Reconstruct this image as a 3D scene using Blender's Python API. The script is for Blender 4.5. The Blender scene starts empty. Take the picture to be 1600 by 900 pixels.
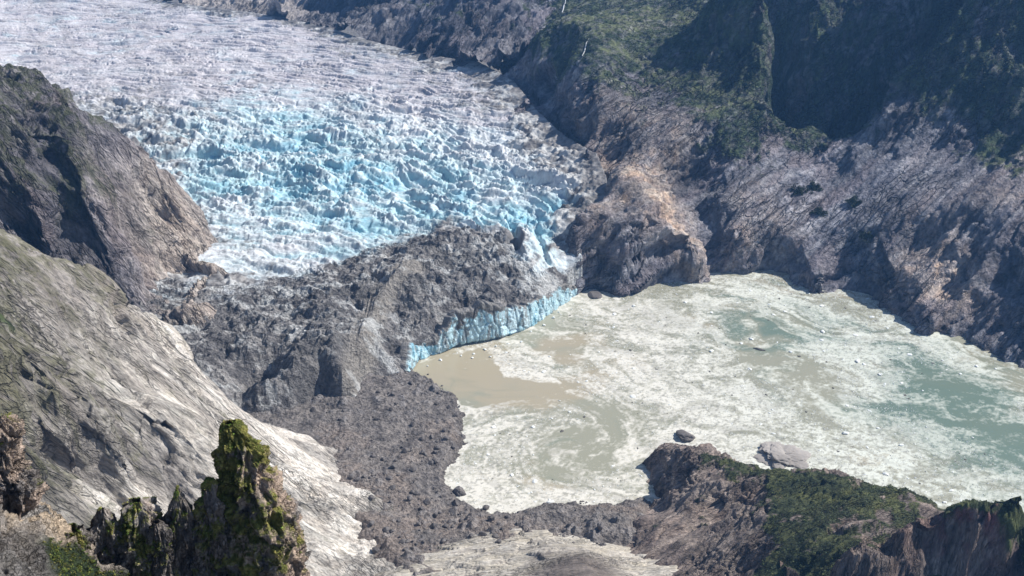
import bpy, math, random, time
import numpy as np
T0 = time.time()
random.seed(7)
RNG = np.random.default_rng(11)
Q = 1.0
S = bpy.context.scene
C = S.collection
f32 = np.float32

# ------------------------------------------------------------------ camera model
H = 600.0
PITCH = math.radians(25.0)
FPX = 800.0 / math.tan(math.radians(27.5))
cp, sp_ = math.cos(PITCH), math.sin(PITCH)

def ray(px, py):
    u, v = (px - 800.0) / FPX, (450.0 - py) / FPX
    return np.array([u, cp + v * sp_, -sp_ + v * cp])

def P(px, py, z):                     # point at height z seen at (px, py)
    d = ray(px, py)
    return np.array([0, 0, H]) + d * ((z - H) / d[2])

def PY(px, py, Y):                    # point at distance Y
    d = ray(px, py)
    return np.array([0, 0, H]) + d * (Y / d[1])

def toscreen(x, y, z):
    dz = z - H
    fw = y * cp - dz * sp_
    up = y * sp_ + dz * cp
    return 800 + FPX * x / fw, 450 - FPX * up / fw

# ------------------------------------------------------------------ noise
_T = np.random.default_rng(3).random((64, 64, 64)).astype(f32) * 2 - 1
_T2 = np.random.default_rng(5).random((256, 256)).astype(f32) * 2 - 1

def vn2(x, y, seed=0):
    x = np.asarray(x, f32) + f32(seed * 17.31); y = np.asarray(y, f32) + f32(seed * 9.77)
    xi = np.floor(x); yi = np.floor(y)
    fx = x - xi; fy = y - yi
    xi = xi.astype(np.int32) & 255; yi = yi.astype(np.int32) & 255
    x1 = (xi + 1) & 255; y1 = (yi + 1) & 255
    fx = fx * fx * fx * (fx * (fx * 6 - 15) + 10); fy = fy * fy * fy * (fy * (fy * 6 - 15) + 10)
    a = _T2[xi, yi]; b = _T2[x1, yi]; c = _T2[xi, y1]; d = _T2[x1, y1]
    a = a + (b - a) * fx; c = c + (d - c) * fx
    return (a + (c - a) * fy) * f32(1.25)

def vn3(x, y, z, seed=0):
    x = np.asarray(x, f32) + f32(seed * 7.31); y = np.asarray(y, f32) + f32(seed * 3.77); z = np.asarray(z, f32) + f32(seed * 5.13)
    xi = np.floor(x); yi = np.floor(y); zi = np.floor(z)
    fx = x - xi; fy = y - yi; fz = z - zi
    xi = xi.astype(np.int32) & 63; yi = yi.astype(np.int32) & 63; zi = zi.astype(np.int32) & 63
    x1 = (xi + 1) & 63; y1 = (yi + 1) & 63; z1 = (zi + 1) & 63
    fx = fx * fx * (3 - 2 * fx); fy = fy * fy * (3 - 2 * fy); fz = fz * fz * (3 - 2 * fz)
    a = _T[xi, yi, zi]; a = a + (_T[x1, yi, zi] - a) * fx
    b = _T[xi, y1, zi]; b = b + (_T[x1, y1, zi] - b) * fx
    a = a + (b - a) * fy
    c = _T[xi, yi, z1]; c = c + (_T[x1, yi, z1] - c) * fx
    d = _T[xi, y1, z1]; d = d + (_T[x1, y1, z1] - d) * fx
    c = c + (d - c) * fy
    return (a + (c - a) * fz) * f32(1.3)

def rot2(x, y, k):
    a = 0.6 + 1.13 * k
    return x * math.cos(a) - y * math.sin(a), x * math.sin(a) + y * math.cos(a)

def fbm2(x, y, octs=5, gain=0.5, seed=0):
    s = 0; w = 1.0; t = 0
    for k in range(octs):
        rx, ry = rot2(x, y, k)
        s = s + w * vn2(rx * 2.03 ** k, ry * 2.03 ** k, seed + k)
        t += w; w *= gain
    return s / t

def ridge2(x, y, octs=4, gain=0.5, seed=0, rotate=True):
    s = 0; w = 1.0; t = 0
    for k in range(octs):
        rx, ry = rot2(x, y, k) if rotate else (x, y)
        n = 1 - np.abs(vn2(rx * 2.03 ** k, ry * 2.03 ** k, seed + k)) * 1.6
        s = s + w * n; t += w; w *= gain
    return s / t

def fbm3(p, octs=4, gain=0.5, seed=0):
    s = 0; w = 1.0; t = 0
    for k in range(octs):
        m = 2.03 ** k
        s = s + w * vn3(p[0] * m, p[1] * m, p[2] * m, seed + k); t += w; w *= gain
    return s / t

def ridge3(p, octs=4, gain=0.5, seed=0):
    s = 0; w = 1.0; t = 0
    for k in range(octs):
        m = 2.03 ** k
        s = s + w * (1 - np.abs(vn3(p[0] * m, p[1] * m, p[2] * m, seed + k)) * 1.6); t += w; w *= gain
    return s / t

def worley2(x, y, seed=0):
    """distance to nearest and second nearest cell point, and a random value per cell"""
    xi = np.floor(x).astype(np.int32); yi = np.floor(y).astype(np.int32)
    d1 = np.full(x.shape, 9.0, f32); d2 = d1.copy(); cid = np.zeros(x.shape, f32)
    for ox in (-1, 0, 1):
        for oy in (-1, 0, 1):
            cx = (xi + ox + seed * 13); cy = (yi + oy + seed * 29)
            jx = _T2[cx & 255, cy & 255] * .5 + .5; jy = _T2[(cx + 91) & 255, (cy + 57) & 255] * .5 + .5
            d = np.hypot(xi + ox + jx - x, yi + oy + jy - y).astype(f32)
            r = _T2[(cx + 31) & 255, (cy + 143) & 255]
            near = d < d1
            d2 = np.where(near, d1, np.minimum(d2, d)); cid = np.where(near, r, cid); d1 = np.where(near, d, d1)
    return d1, d2, cid

def facets2(u, v, seed):
    """broken rock faces: every cell is a tilted plane at its own level, split by narrow joints (about -1..1)"""
    xi = np.floor(u).astype(np.int32); yi = np.floor(v).astype(np.int32)
    d1 = np.full(u.shape, 9.0, f32); d2 = d1.copy(); val = np.zeros(u.shape, f32)
    for ox in (-1, 0, 1):
        for oy in (-1, 0, 1):
            cx = (xi + ox + seed * 13); cy = (yi + oy + seed * 29)
            rx = (xi + ox + _T2[cx & 255, cy & 255] * .5 + .5 - u).astype(f32); ry = (yi + oy + _T2[(cx + 91) & 255, (cy + 57) & 255] * .5 + .5 - v).astype(f32)
            d = np.hypot(rx, ry)
            h = .55 * _T2[(cx + 31) & 255, (cy + 143) & 255] + .9 * _T2[(cx + 77) & 255, (cy + 19) & 255] * rx + .9 * _T2[(cx + 11) & 255, (cy + 203) & 255] * ry
            near = d < d1
            d2 = np.where(near, d1, np.minimum(d2, d)); val = np.where(near, h, val); d1 = np.where(near, d, d1)
    return val - .35 * (1 - np.clip((d2 - d1) / .13, 0, 1))

def sstep(a, b, x):
    t = np.clip((x - a) / (b - a), 0, 1)
    return t * t * (3 - 2 * t)

def mix(a, b, t):
    t = np.asarray(t)[..., None]
    return np.asarray(a) * (1 - t) + np.asarray(b) * t

# ------------------------------------------------------------------ interpolation
class TPS:
    def __init__(self, pts, smooth=0.0):
        pts = np.asarray(pts, float)
        self.c = pts[:, :2] / 400.0
        n = len(pts)
        K = self._k(self.c, self.c) + np.eye(n) * smooth
        M = np.zeros((n + 3, n + 3)); M[:n, :n] = K
        M[:n, n] = 1; M[:n, n + 1:] = self.c; M[n, :n] = 1; M[n + 1:, :n] = self.c.T
        self.w = np.linalg.solve(M, np.vstack([pts[:, 2:], np.zeros((3, pts.shape[1] - 2))]))
    @staticmethod
    def _k(a, b):
        d2 = ((a[:, None, :] - b[None]) ** 2).sum(-1)
        return 0.5 * d2 * np.log(d2 + 1e-12)
    def __call__(self, x, y):
        sh = np.shape(x)
        q = np.stack([np.ravel(x), np.ravel(y)], 1) / 400.0
        n = len(self.c); out = np.empty((len(q), self.w.shape[1]), f32)
        for i in range(0, len(q), 40000):
            b = q[i:i + 40000]
            out[i:i + 40000] = self._k(b, self.c) @ self.w[:n] + self.w[n] + b @ self.w[n + 1:]
        return out.reshape(sh + (-1,))

def coarse_eval(fn, X, Y, step=6):
    """evaluate fn on every step-th row / column and interpolate bilinearly (X, Y regular grids)"""
    ny, nx = X.shape
    jy = np.unique(np.r_[np.arange(0, ny, step), ny - 1]); jx = np.unique(np.r_[np.arange(0, nx, step), nx - 1])
    v = fn(X[np.ix_(jy, jx)], Y[np.ix_(jy, jx)])
    iy = np.arange(ny); ix = np.arange(nx)
    ky = np.clip(np.searchsorted(jy, iy, 'right') - 1, 0, len(jy) - 2); kx = np.clip(np.searchsorted(jx, ix, 'right') - 1, 0, len(jx) - 2)
    ty = ((iy - jy[ky]) / (jy[ky + 1] - jy[ky])).astype(f32)[:, None, None]; tx = ((ix - jx[kx]) / (jx[kx + 1] - jx[kx])).astype(f32)[None, :, None]
    r = v[ky] * (1 - ty) + v[ky + 1] * ty
    return r[:, kx] * (1 - tx) + r[:, kx + 1] * tx

def seg_dist(x, y, poly, closed=False):
    d = np.full(np.shape(x), 1e9, f32)
    pl = list(poly) + ([poly[0]] if closed else [])
    for a, b in zip(pl[:-1], pl[1:]):
        ax, ay, bx, by = a[0], a[1], b[0], b[1]
        vx, vy = bx - ax, by - ay
        t = np.clip(((x - ax) * vx + (y - ay) * vy) / (vx * vx + vy * vy + 1e-9), 0, 1)
        d = np.minimum(d, np.hypot(x - ax - t * vx, y - ay - t * vy))
    return d

def inside(x, y, poly):
    r = np.zeros(np.shape(x), bool)
    n = len(poly)
    for i in range(n):
        x0, y0 = poly[i][0], poly[i][1]; x1, y1 = poly[(i + 1) % n][0], poly[(i + 1) % n][1]
        c = (y0 > y) != (y1 > y)
        r ^= c & (x < (x1 - x0) * (y - y0) / (y1 - y0 + 1e-12) + x0)
    return r

def sdist(x, y, poly):
    d = seg_dist(x, y, poly, True)
    return np.where(inside(x, y, poly), d, -d)

# ------------------------------------------------------------------ meshes
def make_mesh(name, V, F, mat, col=None, smooth=True, attrs=None):
    me = bpy.data.meshes.new(name)
    V = np.ascontiguousarray(V, f32); F = np.ascontiguousarray(F, np.int32)
    k = F.shape[1]
    me.vertices.add(len(V)); me.vertices.foreach_set('co', V.ravel())
    me.loops.add(F.size); me.loops.foreach_set('vertex_index', F.ravel())
    me.polygons.add(len(F)); me.polygons.foreach_set('loop_start', np.arange(0, F.size, k, dtype=np.int32))
    try: me.polygons.foreach_set('loop_total', np.full(len(F), k, np.int32))
    except Exception: pass
    me.polygons.foreach_set('use_smooth', np.full(len(F), smooth, bool))
    if col is not None:
        a = me.attributes.new('Col', 'FLOAT_COLOR', 'POINT')
        rgba = np.ones((len(V), 4), f32); rgba[:, :3] = np.clip(col, 0.004, 0.95)
        a.data.foreach_set('color', rgba.ravel())
    for kx, val in (attrs or {}).items():
        a = me.attributes.new(kx, 'FLOAT', 'POINT'); a.data.foreach_set('value', np.ascontiguousarray(val, f32).ravel())
    me.update(calc_edges=True)
    me.materials.append(mat)
    return me

def add(name, me, parent=None, label=None, cat=None, group=None, kind=None, loc=None):
    o = bpy.data.objects.new(name, me); C.objects.link(o)
    if parent is not None: o.parent = parent
    if loc is not None: o.location = loc
    tag(o, label, cat, group, kind)
    return o

def tag(o, label=None, cat=None, group=None, kind=None):
    for k, v in (('label', label), ('category', cat), ('group', group), ('kind', kind)):
        if v: o[k] = v
    return o

def grid(x0, x1, y0, y1, s):
    s *= Q
    xs = np.arange(x0, x1 + s, s, dtype=f32); ys = np.arange(y0, y1 + s, s, dtype=f32)
    return np.meshgrid(xs, ys)

def grid_faces(keep):
    ny, nx = keep.shape
    idx = np.arange(ny * nx).reshape(ny, nx)
    a = idx[:-1, :-1]; b = idx[:-1, 1:]; c = idx[1:, 1:]; d = idx[1:, :-1]
    k = keep[:-1, :-1] & keep[:-1, 1:] & keep[1:, 1:] & keep[1:, :-1]
    return np.stack([a[k], b[k], c[k], d[k]], 1)

def compact(V, F, *arr):
    u = np.unique(F); m = np.full(len(V), -1, np.int32); m[u] = np.arange(len(u), dtype=np.int32)
    return (V[u], m[F]) + tuple(a[u] for a in arr)

def normals(X, Y, Z, s):
    gy, gx = np.gradient(Z, s * Q)
    n = np.stack([-gx, -gy, np.ones_like(Z)], -1)
    return (n / np.linalg.norm(n, axis=-1, keepdims=True)).astype(f32)

def frame_from(axis):
    a = np.asarray(axis, float); a /= np.linalg.norm(a)
    b = np.cross([0, 0, 1.0], a); b /= np.linalg.norm(b)
    return a, b, np.cross(a, b)

def aniso(Pv, axis, la, lb, lc):
    a, b, c = frame_from(axis)
    return tuple((Pv @ v / l).astype(f32) for v, l in ((a, la), (b, lb), (c, lc)))

# ------------------------------------------------------------------ materials
def nodes_of(name):
    m = bpy.data.materials.new(name); m.use_nodes = True
    nt = m.node_tree; nt.nodes.clear()
    out = nt.nodes.new('ShaderNodeOutputMaterial'); b = nt.nodes.new('ShaderNodeBsdfPrincipled')
    nt.links.new(b.outputs[0], out.inputs[0])
    return m, nt, b

def noise_node(nt, scale, detail=6, rough=0.6, vec=None, typ='FBM'):
    n = nt.nodes.new('ShaderNodeTexNoise'); n.inputs['Scale'].default_value = scale
    n.inputs['Detail'].default_value = detail; n.inputs['Roughness'].default_value = rough
    if vec is not None: nt.links.new(vec, n.inputs['Vector'])
    return n

def surf_mat(name, size, bump=0.5, rough=0.9, spec=0.25, var=(0.7, 1.3), stretch=None, dist=None, cracks=None):
    """vertex colour attribute varied by fine noise of feature size `size` metres, with matching bump"""
    m, nt, b = nodes_of(name)
    at = nt.nodes.new('ShaderNodeAttribute'); at.attribute_name = 'Col'
    tc = nt.nodes.new('ShaderNodeTexCoord')
    vec = tc.outputs['Object']
    if stretch:
        mp = nt.nodes.new('ShaderNodeMapping'); mp.vector_type = 'TEXTURE'
        mp.inputs['Rotation'].default_value = stretch[0]; mp.inputs['Scale'].default_value = stretch[1]
        nt.links.new(vec, mp.inputs['Vector']); vec = mp.outputs[0]
    n1 = noise_node(nt, 1.0 / size, 5, 0.65, vec); n2 = noise_node(nt, 0.23 / size, 4, 0.6, vec)
    mr = nt.nodes.new('ShaderNodeMapRange'); mr.inputs[1].default_value = .3; mr.inputs[2].default_value = .7
    mr.inputs[3].default_value = var[0]; mr.inputs[4].default_value = var[1]; mr.clamp = False
    nt.links.new(n1.outputs[0], mr.inputs[0])
    mr2 = nt.nodes.new('ShaderNodeMapRange'); mr2.inputs[1].default_value = .3; mr2.inputs[2].default_value = .7
    mr2.inputs[3].default_value = .85; mr2.inputs[4].default_value = 1.15; mr2.clamp = False
    nt.links.new(n2.outputs[0], mr2.inputs[0])
    mu = nt.nodes.new('ShaderNodeMath'); mu.operation = 'MULTIPLY'
    nt.links.new(mr.outputs[0], mu.inputs[0]); nt.links.new(mr2.outputs[0], mu.inputs[1])
    crk = None
    if cracks:
        kv = tc.outputs['Object']
        if stretch:
            mq = nt.nodes.new('ShaderNodeMapping'); mq.vector_type = 'TEXTURE'
            mq.inputs['Rotation'].default_value = stretch[0]; mq.inputs['Scale'].default_value = (max(stretch[1][0] * 2.6, 4.5), 1.25, .8)
            nt.links.new(kv, mq.inputs['Vector']); kv = mq.outputs[0]
        wn = noise_node(nt, .8 / cracks[0], 4, .6, kv)
        ws = nt.nodes.new('ShaderNodeVectorMath'); ws.operation = 'SCALE'; ws.inputs['Scale'].default_value = cracks[0] * .9
        nt.links.new(wn.outputs['Color'], ws.inputs[0])
        wa = nt.nodes.new('ShaderNodeVectorMath'); wa.operation = 'ADD'
        nt.links.new(kv, wa.inputs[0]); nt.links.new(ws.outputs[0], wa.inputs[1])
        for k, (sc, wd) in enumerate(((cracks[0], .055), (cracks[0] * .42, .075))):
            vo = nt.nodes.new('ShaderNodeTexVoronoi'); vo.feature = 'DISTANCE_TO_EDGE'; vo.inputs['Scale'].default_value = 1 / sc
            nt.links.new(wa.outputs[0], vo.inputs['Vector'])
            cm = nt.nodes.new('ShaderNodeMapRange'); cm.inputs[1].default_value = 0; cm.inputs[2].default_value = wd
            cm.inputs[3].default_value = 1; cm.inputs[4].default_value = 0
            nt.links.new(vo.outputs['Distance'], cm.inputs[0])
            mk = noise_node(nt, .11 / cracks[0] * (1 + k), 3, .6, vec)
            mm = nt.nodes.new('ShaderNodeMapRange'); mm.inputs[1].default_value = .47; mm.inputs[2].default_value = .62
            nt.links.new(mk.outputs[0], mm.inputs[0])
            pr = nt.nodes.new('ShaderNodeMath'); pr.operation = 'MULTIPLY'
            nt.links.new(cm.outputs[0], pr.inputs[0]); nt.links.new(mm.outputs[0], pr.inputs[1])
            if crk is None: crk = pr
            else:
                mx = nt.nodes.new('ShaderNodeMath'); mx.operation = 'MAXIMUM'
                nt.links.new(crk.outputs[0], mx.inputs[0]); nt.links.new(pr.outputs[0], mx.inputs[1]); crk = mx
        kd = nt.nodes.new('ShaderNodeMath'); kd.operation = 'MULTIPLY_ADD'; kd.inputs[1].default_value = -cracks[1]; kd.inputs[2].default_value = 1
        nt.links.new(crk.outputs[0], kd.inputs[0])
        m2 = nt.nodes.new('ShaderNodeMath'); m2.operation = 'MULTIPLY'
        nt.links.new(mu.outputs[0], m2.inputs[0]); nt.links.new(kd.outputs[0], m2.inputs[1]); mu = m2
    vm = nt.nodes.new('ShaderNodeVectorMath'); vm.operation = 'SCALE'
    nt.links.new(at.outputs['Color'], vm.inputs[0]); nt.links.new(mu.outputs[0], vm.inputs['Scale'])
    nt.links.new(vm.outputs[0], b.inputs['Base Color'])
    b.inputs['Roughness'].default_value = rough; b.inputs['Specular IOR Level'].default_value = spec
    bp = nt.nodes.new('ShaderNodeBump'); bp.inputs['Strength'].default_value = bump; bp.inputs['Distance'].default_value = dist or size
    ad = nt.nodes.new('ShaderNodeMath'); ad.operation = 'MULTIPLY_ADD'; ad.inputs[1].default_value = 2.0
    nt.links.new(n2.outputs[0], ad.inputs[0]); nt.links.new(n1.outputs[0], ad.inputs[2])
    if crk is not None:
        sb = nt.nodes.new('ShaderNodeMath'); sb.operation = 'MULTIPLY_ADD'; sb.inputs[1].default_value = -.9
        nt.links.new(crk.outputs[0], sb.inputs[0]); nt.links.new(ad.outputs[0], sb.inputs[2]); ad = sb
    nt.links.new(ad.outputs[0], bp.inputs['Height']); nt.links.new(bp.outputs[0], b.inputs['Normal'])
    return m

def plain_mat(name, c, c2, size, rough=.8, spec=.25, bump=.4):
    m, nt, b = nodes_of(name)
    tc = nt.nodes.new('ShaderNodeTexCoord')
    oi = nt.nodes.new('ShaderNodeObjectInfo')
    av = nt.nodes.new('ShaderNodeVectorMath'); av.operation = 'ADD'
    nt.links.new(tc.outputs['Object'], av.inputs[0]); nt.links.new(oi.outputs['Location'], av.inputs[1])
    n = noise_node(nt, 1 / size, 5, .65, av.outputs[0])
    cr = nt.nodes.new('ShaderNodeValToRGB'); cr.color_ramp.elements[0].position = .3; cr.color_ramp.elements[1].position = .7
    cr.color_ramp.elements[0].color = (*c, 1); cr.color_ramp.elements[1].color = (*c2, 1)
    nt.links.new(n.outputs[0], cr.inputs[0]); nt.links.new(cr.outputs[0], b.inputs['Base Color'])
    b.inputs['Roughness'].default_value = rough; b.inputs['Specular IOR Level'].default_value = spec
    bp = nt.nodes.new('ShaderNodeBump'); bp.inputs['Strength'].default_value = bump; bp.inputs['Distance'].default_value = size
    nt.links.new(n.outputs[0], bp.inputs['Height']); nt.links.new(bp.outputs[0], b.inputs['Normal'])
    return m

M_ROCK = surf_mat('weathered_rock', 5.0, 1.0, .9, .2, (.58, 1.42), dist=9.0)
M_SLAB = surf_mat('glacier_polished_rock', 3.0, .9, .85, .25, (.66, 1.3), dist=4.0)
M_NEAR = surf_mat('near_rock', .45, 1.0, .9, .2, (.5, 1.5), dist=.8, cracks=(1.3, .6))
M_ICE = surf_mat('glacier_ice', 4.0, .35, .55, .35, (.88, 1.1))
M_DEBRIS = surf_mat('rock_debris', 3.5, 1.0, .95, .15, (.5, 1.5), dist=6.0)
M_CLIFF = surf_mat('cliff_ice', 4.0, .8, .35, .4, (.85, 1.15))
M_LEAF = surf_mat('shrub_leaf', 2.0, .2, .7, .3, (.6, 1.4))
M_MOSS = surf_mat('moss', .3, .4, .9, .15, (.55, 1.45))
M_BOULDER = plain_mat('boulder_stone', (.07, .065, .065), (.19, .175, .17), 1.6, .9, .2, .8)
M_PALE = plain_mat('pale_stone', (.20, .185, .175), (.40, .37, .345), 2.2, .9, .2, .5)
M_FLOE = plain_mat('floe_ice', (.62, .66, .66), (.85, .86, .84), 1.5, .5, .4, .4)
M_DIRTY = plain_mat('dirty_ice', (.06, .055, .05), (.2, .19, .17), 1.2, .8, .3, .5)
M_FALL = plain_mat('falling_water', (.32, .34, .36), (.6, .62, .64), 2.0, .5, .4, .5)

def strike_mat(name, axis, size, ratio, **k):
    import mathutils
    e = mathutils.Vector([float(v) for v in axis]).to_track_quat('X', 'Z').to_euler()
    return surf_mat(name, size, stretch=(tuple(e), (ratio, 1, 1)), **k)

# ------------------------------------------------------------------ terrain pieces
ROCKS = np.array([[.235, .222, .232], [.14, .134, .148], [.40, .375, .37], [.285, .232, .228]])

def joints(Pv, axis, la, lb, lc, depth, width, seed):
    q = aniso(Pv, axis, la, lb, lc)
    w = .25 * fbm3(tuple(c * 3 for c in q), 3, .55, seed + 3)
    n = vn3(q[0], q[1] + w, q[2] + w, seed)
    n2 = vn3(q[0] * 1.9 + 7, q[1] * 2.3 + w, q[2] * 2.3, seed + 1)
    on = sstep(-.25, .2, fbm3(tuple(c * .6 for c in q), 2, .5, seed + 8))
    return -depth * np.maximum((1 - sstep(0, width, np.abs(n))), .6 * (1 - sstep(0, width, np.abs(n2)))) * on

def rock_color(Pv, axis, seed, pal=ROCKS, la=60., lb=9., lc=9.):
    q = aniso(Pv, axis, la, lb, lc)
    n = fbm3(q, 5, .6, seed)
    q2 = tuple(c * .35 for c in q)
    n2 = fbm3(q2, 3, .5, seed + 9)
    col = mix(pal[0], pal[1], sstep(-.1, .45, n))
    col = mix(0 * col + col, pal[2], sstep(-.05, -.5, n))
    col = col * (1 - .55 * sstep(.05, .5, n2)[..., None]) + pal[3] * .55 * sstep(.05, .5, n2)[..., None]
    w = .3 * fbm3(q, 3, .55, seed + 14)
    ck = np.zeros(q[0].shape, f32)
    for k, (m1, m2, wd) in enumerate(((.5, .55, .05), (.9, 1.3, .06), (1.7, 2.6, .08))):
        nn = vn3(q[0] * m1 + 3 * k, q[1] * m2 + w, q[2] * m2 + w, seed + 15 + k)
        ck = np.maximum(ck, (1 - sstep(0, wd * 1.8, np.abs(nn))) * (1 - .2 * k))
    ck = ck * sstep(-.35, .15, fbm3(tuple(c * .5 for c in q), 2, .5, seed + 19))
    pat = fbm3(tuple(c * .12 for c in q), 4, .6, seed + 25)
    col = col * (1 + .45 * sstep(-.1, -.5, pat) - .35 * sstep(.1, .5, pat))[..., None]
    return col * (1 - .62 * ck)[..., None]

def rock_disp(Pv, axis, amp, la, lb, lc, seed, octs=5, gain=.52):
    q = aniso(Pv, axis, la, lb, lc)
    if octs == 0: return joints(Pv, axis, la, lb, lc, amp, .10, seed)
    if octs == -2:                                   # ledges: gentle ramps that break off in short steps
        u = q[1] + .55 * fbm3(q, 4, .55, seed + 2)
        f = u - np.floor(u)
        k = vn2(np.floor(u) * 7.3, q[0] * .8, seed + 6)
        return amp * (np.where(f < .88, f / .88, (1 - f) / .12) - .5) * sstep(-.35, .35, k)
    if octs < 0:                                     # blocky facets along the strike
        w = .35 * fbm3(q, 3, .5, seed + 2)
        return amp * facets2(q[0] + w, q[1] + q[2] * .6 + .35 * fbm3(q, 3, .5, seed + 4), seed % 17)
    return amp * (ridge3(q, octs, gain, seed) - .55)

VEG = np.array([[.036, .052, .026], [.060, .080, .034], [.022, .035, .02]])

def veg_color(x, y, seed, size=12.):
    n = fbm2(x / size, y / size, 4, .6, seed)
    c = mix(VEG[0], VEG[1], sstep(0, .45, n))
    return c * (1 - sstep(0, .5, -n)[..., None]) + VEG[2] * sstep(0, .5, -n)[..., None]

def terrain(ctrl, x0, x1, y0, y1, s, smooth=0.0, chan=1):
    X, Y = grid(x0, x1, y0, y1, s)
    t = TPS(ctrl, smooth)
    Z = coarse_eval(t, X, Y, max(2, int(round(14 / (s * Q)))))
    return X, Y, Z

# glacier outline and heights -----------------------------------------------------
def CP(l):        # (px, py, z, extra...) -> world rows
    out = []
    for r in l:
        p = P(r[0], r[1], r[2]); out.append([p[0], p[1], p[2], *r[3:]])
    return np.array(out, float)

# px, py, z, debris, blue
GL = CP([
 (-300, 60, 195, .1, 0), (-100, 20, 200, .1, 0), (0, 0, 196, .05, .1), (200, -5, 198, .1, 0), (300, 5, 196, .25, 0), (100, -25, 225, .3, 0),
 (-200, 150, 160, .1, 0), (0, 70, 170, .05, .05), (150, 60, 172, 0, .1), (300, 60, 174, .05, 0), (450, 60, 172, .1, 0), (560, 62, 172, .35, 0), (690, 95, 166, .55, 0),
 (0, 120, 150, .3, 0), (120, 130, 150, .12, 0), (280, 140, 150, .22, 0), (420, 130, 150, .0, .1), (560, 130, 150, 0, .1), (680, 140, 150, .08, 0), (790, 150, 152, .65, 0),
 (200, 180, 128, .42, .1), (300, 200, 126, .28, .35), (400, 200, 126, 0, .75), (520, 200, 130, 0, .45), (650, 200, 132, 0, .25), (770, 200, 134, .12, .0), (850, 205, 136, .75, 0),
 (250, 250, 100, .45, .35), (340, 260, 104, .12, .7), (420, 240, 106, .0, 1.0), (540, 260, 107, 0, .75), (660, 255, 110, 0, .6), (780, 255, 114, .22, .2), (830, 248, 118, .5, 0), (910, 265, 118, .85, 0),
 (330, 310, 82, .3, .45), (450, 310, 86, 0, .75), (580, 310, 88, 0, .8), (700, 310, 92, .0, .65), (800, 310, 98, .02, .6), (880, 300, 102, .22, .35), (940, 310, 104, .85, 0),
 (345, 360, 68, .22, .25), (440, 360, 72, .12, .5), (540, 365, 75, .1, .75), (620, 350, 80, .15, .7), (720, 345, 86, .28, .45), (820, 340, 84, .05, 1.0), (875, 345, 84, .12, .8),
 (345, 410, 60, .30, .1), (430, 405, 62, .26, .15), (520, 400, 66, .4, .3), (600, 385, 74, .62, .1), (700, 372, 80, .8, .0), (790, 375, 78, .68, .05), (860, 385, 64, .25, .35), (880, 410, 45, .38, .2),
 (320, 450, 56, .55, 0), (420, 445, 57, .68, 0), (520, 440, 60, .92, 0), (610, 410, 70, .95, 0), (640, 430, 72, .92, 0), (690, 415, 66, .95, 0), (780, 420, 62, .92, 0), (850, 430, 48, .58, 0),
 (290, 500, 52, 1, 0), (380, 500, 52, 1, 0), (470, 500, 53, 1, 0), (545, 480, 62, .95, 0), (575, 500, 46, 1, 0), (620, 480, 48, 1, 0), (680, 460, 50, 1, 0), (760, 460, 44, 1, 0), (830, 460, 36, .95, 0), (900, 445, 27, .9, 0),
 (310, 550, 47, 1, 0), (400, 550, 48, 1, 0), (480, 555, 50, 1, 0), (530, 540, 56, 1, 0), (565, 550, 36, 1, 0), (610, 530, 36, 1, 0), (660, 505, 33, 1, 0), (730, 482, 32, 1, 0), (800, 475, 28, 1, 0), (870, 458, 22, 1, 0),
 (350, 590, 38, 1, 0), (410, 585, 40, 1, 0), (480, 575, 44, 1, 0), (530, 575, 42, 1, 0), (415, 620, 6, 1, 0), (490, 622, 6, 1, 0), (560, 600, 8, 1, 0), (610, 575, 14, 1, 0), (645, 562, 12, 1, 0), (340, 620, 30, 1, 0), (380, 650, 4, 1, 0),
 (990, 330, 110, .9, 0), (1000, 200, 160, .9, 0), (900, 120, 180, .9, 0), (200, 330, 70, .6, 0), (150, 420, 60, .8, 0), (200, 520, 52, 1, 0), (100, 250, 100, .5, 0),
])
TERM = [P(*p) for p in [(560, 640, 0), (600, 600, 0), (638, 588, 0), (652, 563, 0), (676, 553, 0), (702, 547, 0), (716, 540, 0), (748, 536, 0), (782, 528, 0), (812, 518, 0), (838, 505, 0), (856, 491, 0), (874, 478, 0), (892, 464, 0), (905, 456, 0), (940, 448, 0)]]
GPOLY = [P(300, 700, 0), *TERM, P(918, 425, 30), P(902, 385, 60), P(905, 345, 84), P(948, 318, 104), P(952, 285, 112), P(935, 250, 120), P(885, 210, 138), P(845, 175, 148), P(805, 130, 158), P(750, 98, 168), P(690, 82, 176), P(600, 66, 174), P(520, 44, 180), P(470, 33, 184), P(400, 20, 191), P(320, 8, 197), P(262, -2, 201), P(225, -20, 206), P(120, -40, 205), P(0, -50, 205), P(-500, 0, 195), P(-400, 300, 70), P(0, 600, 50)]

def glacier_base(X, Y):
    return TPS(GL)(X, Y)

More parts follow.
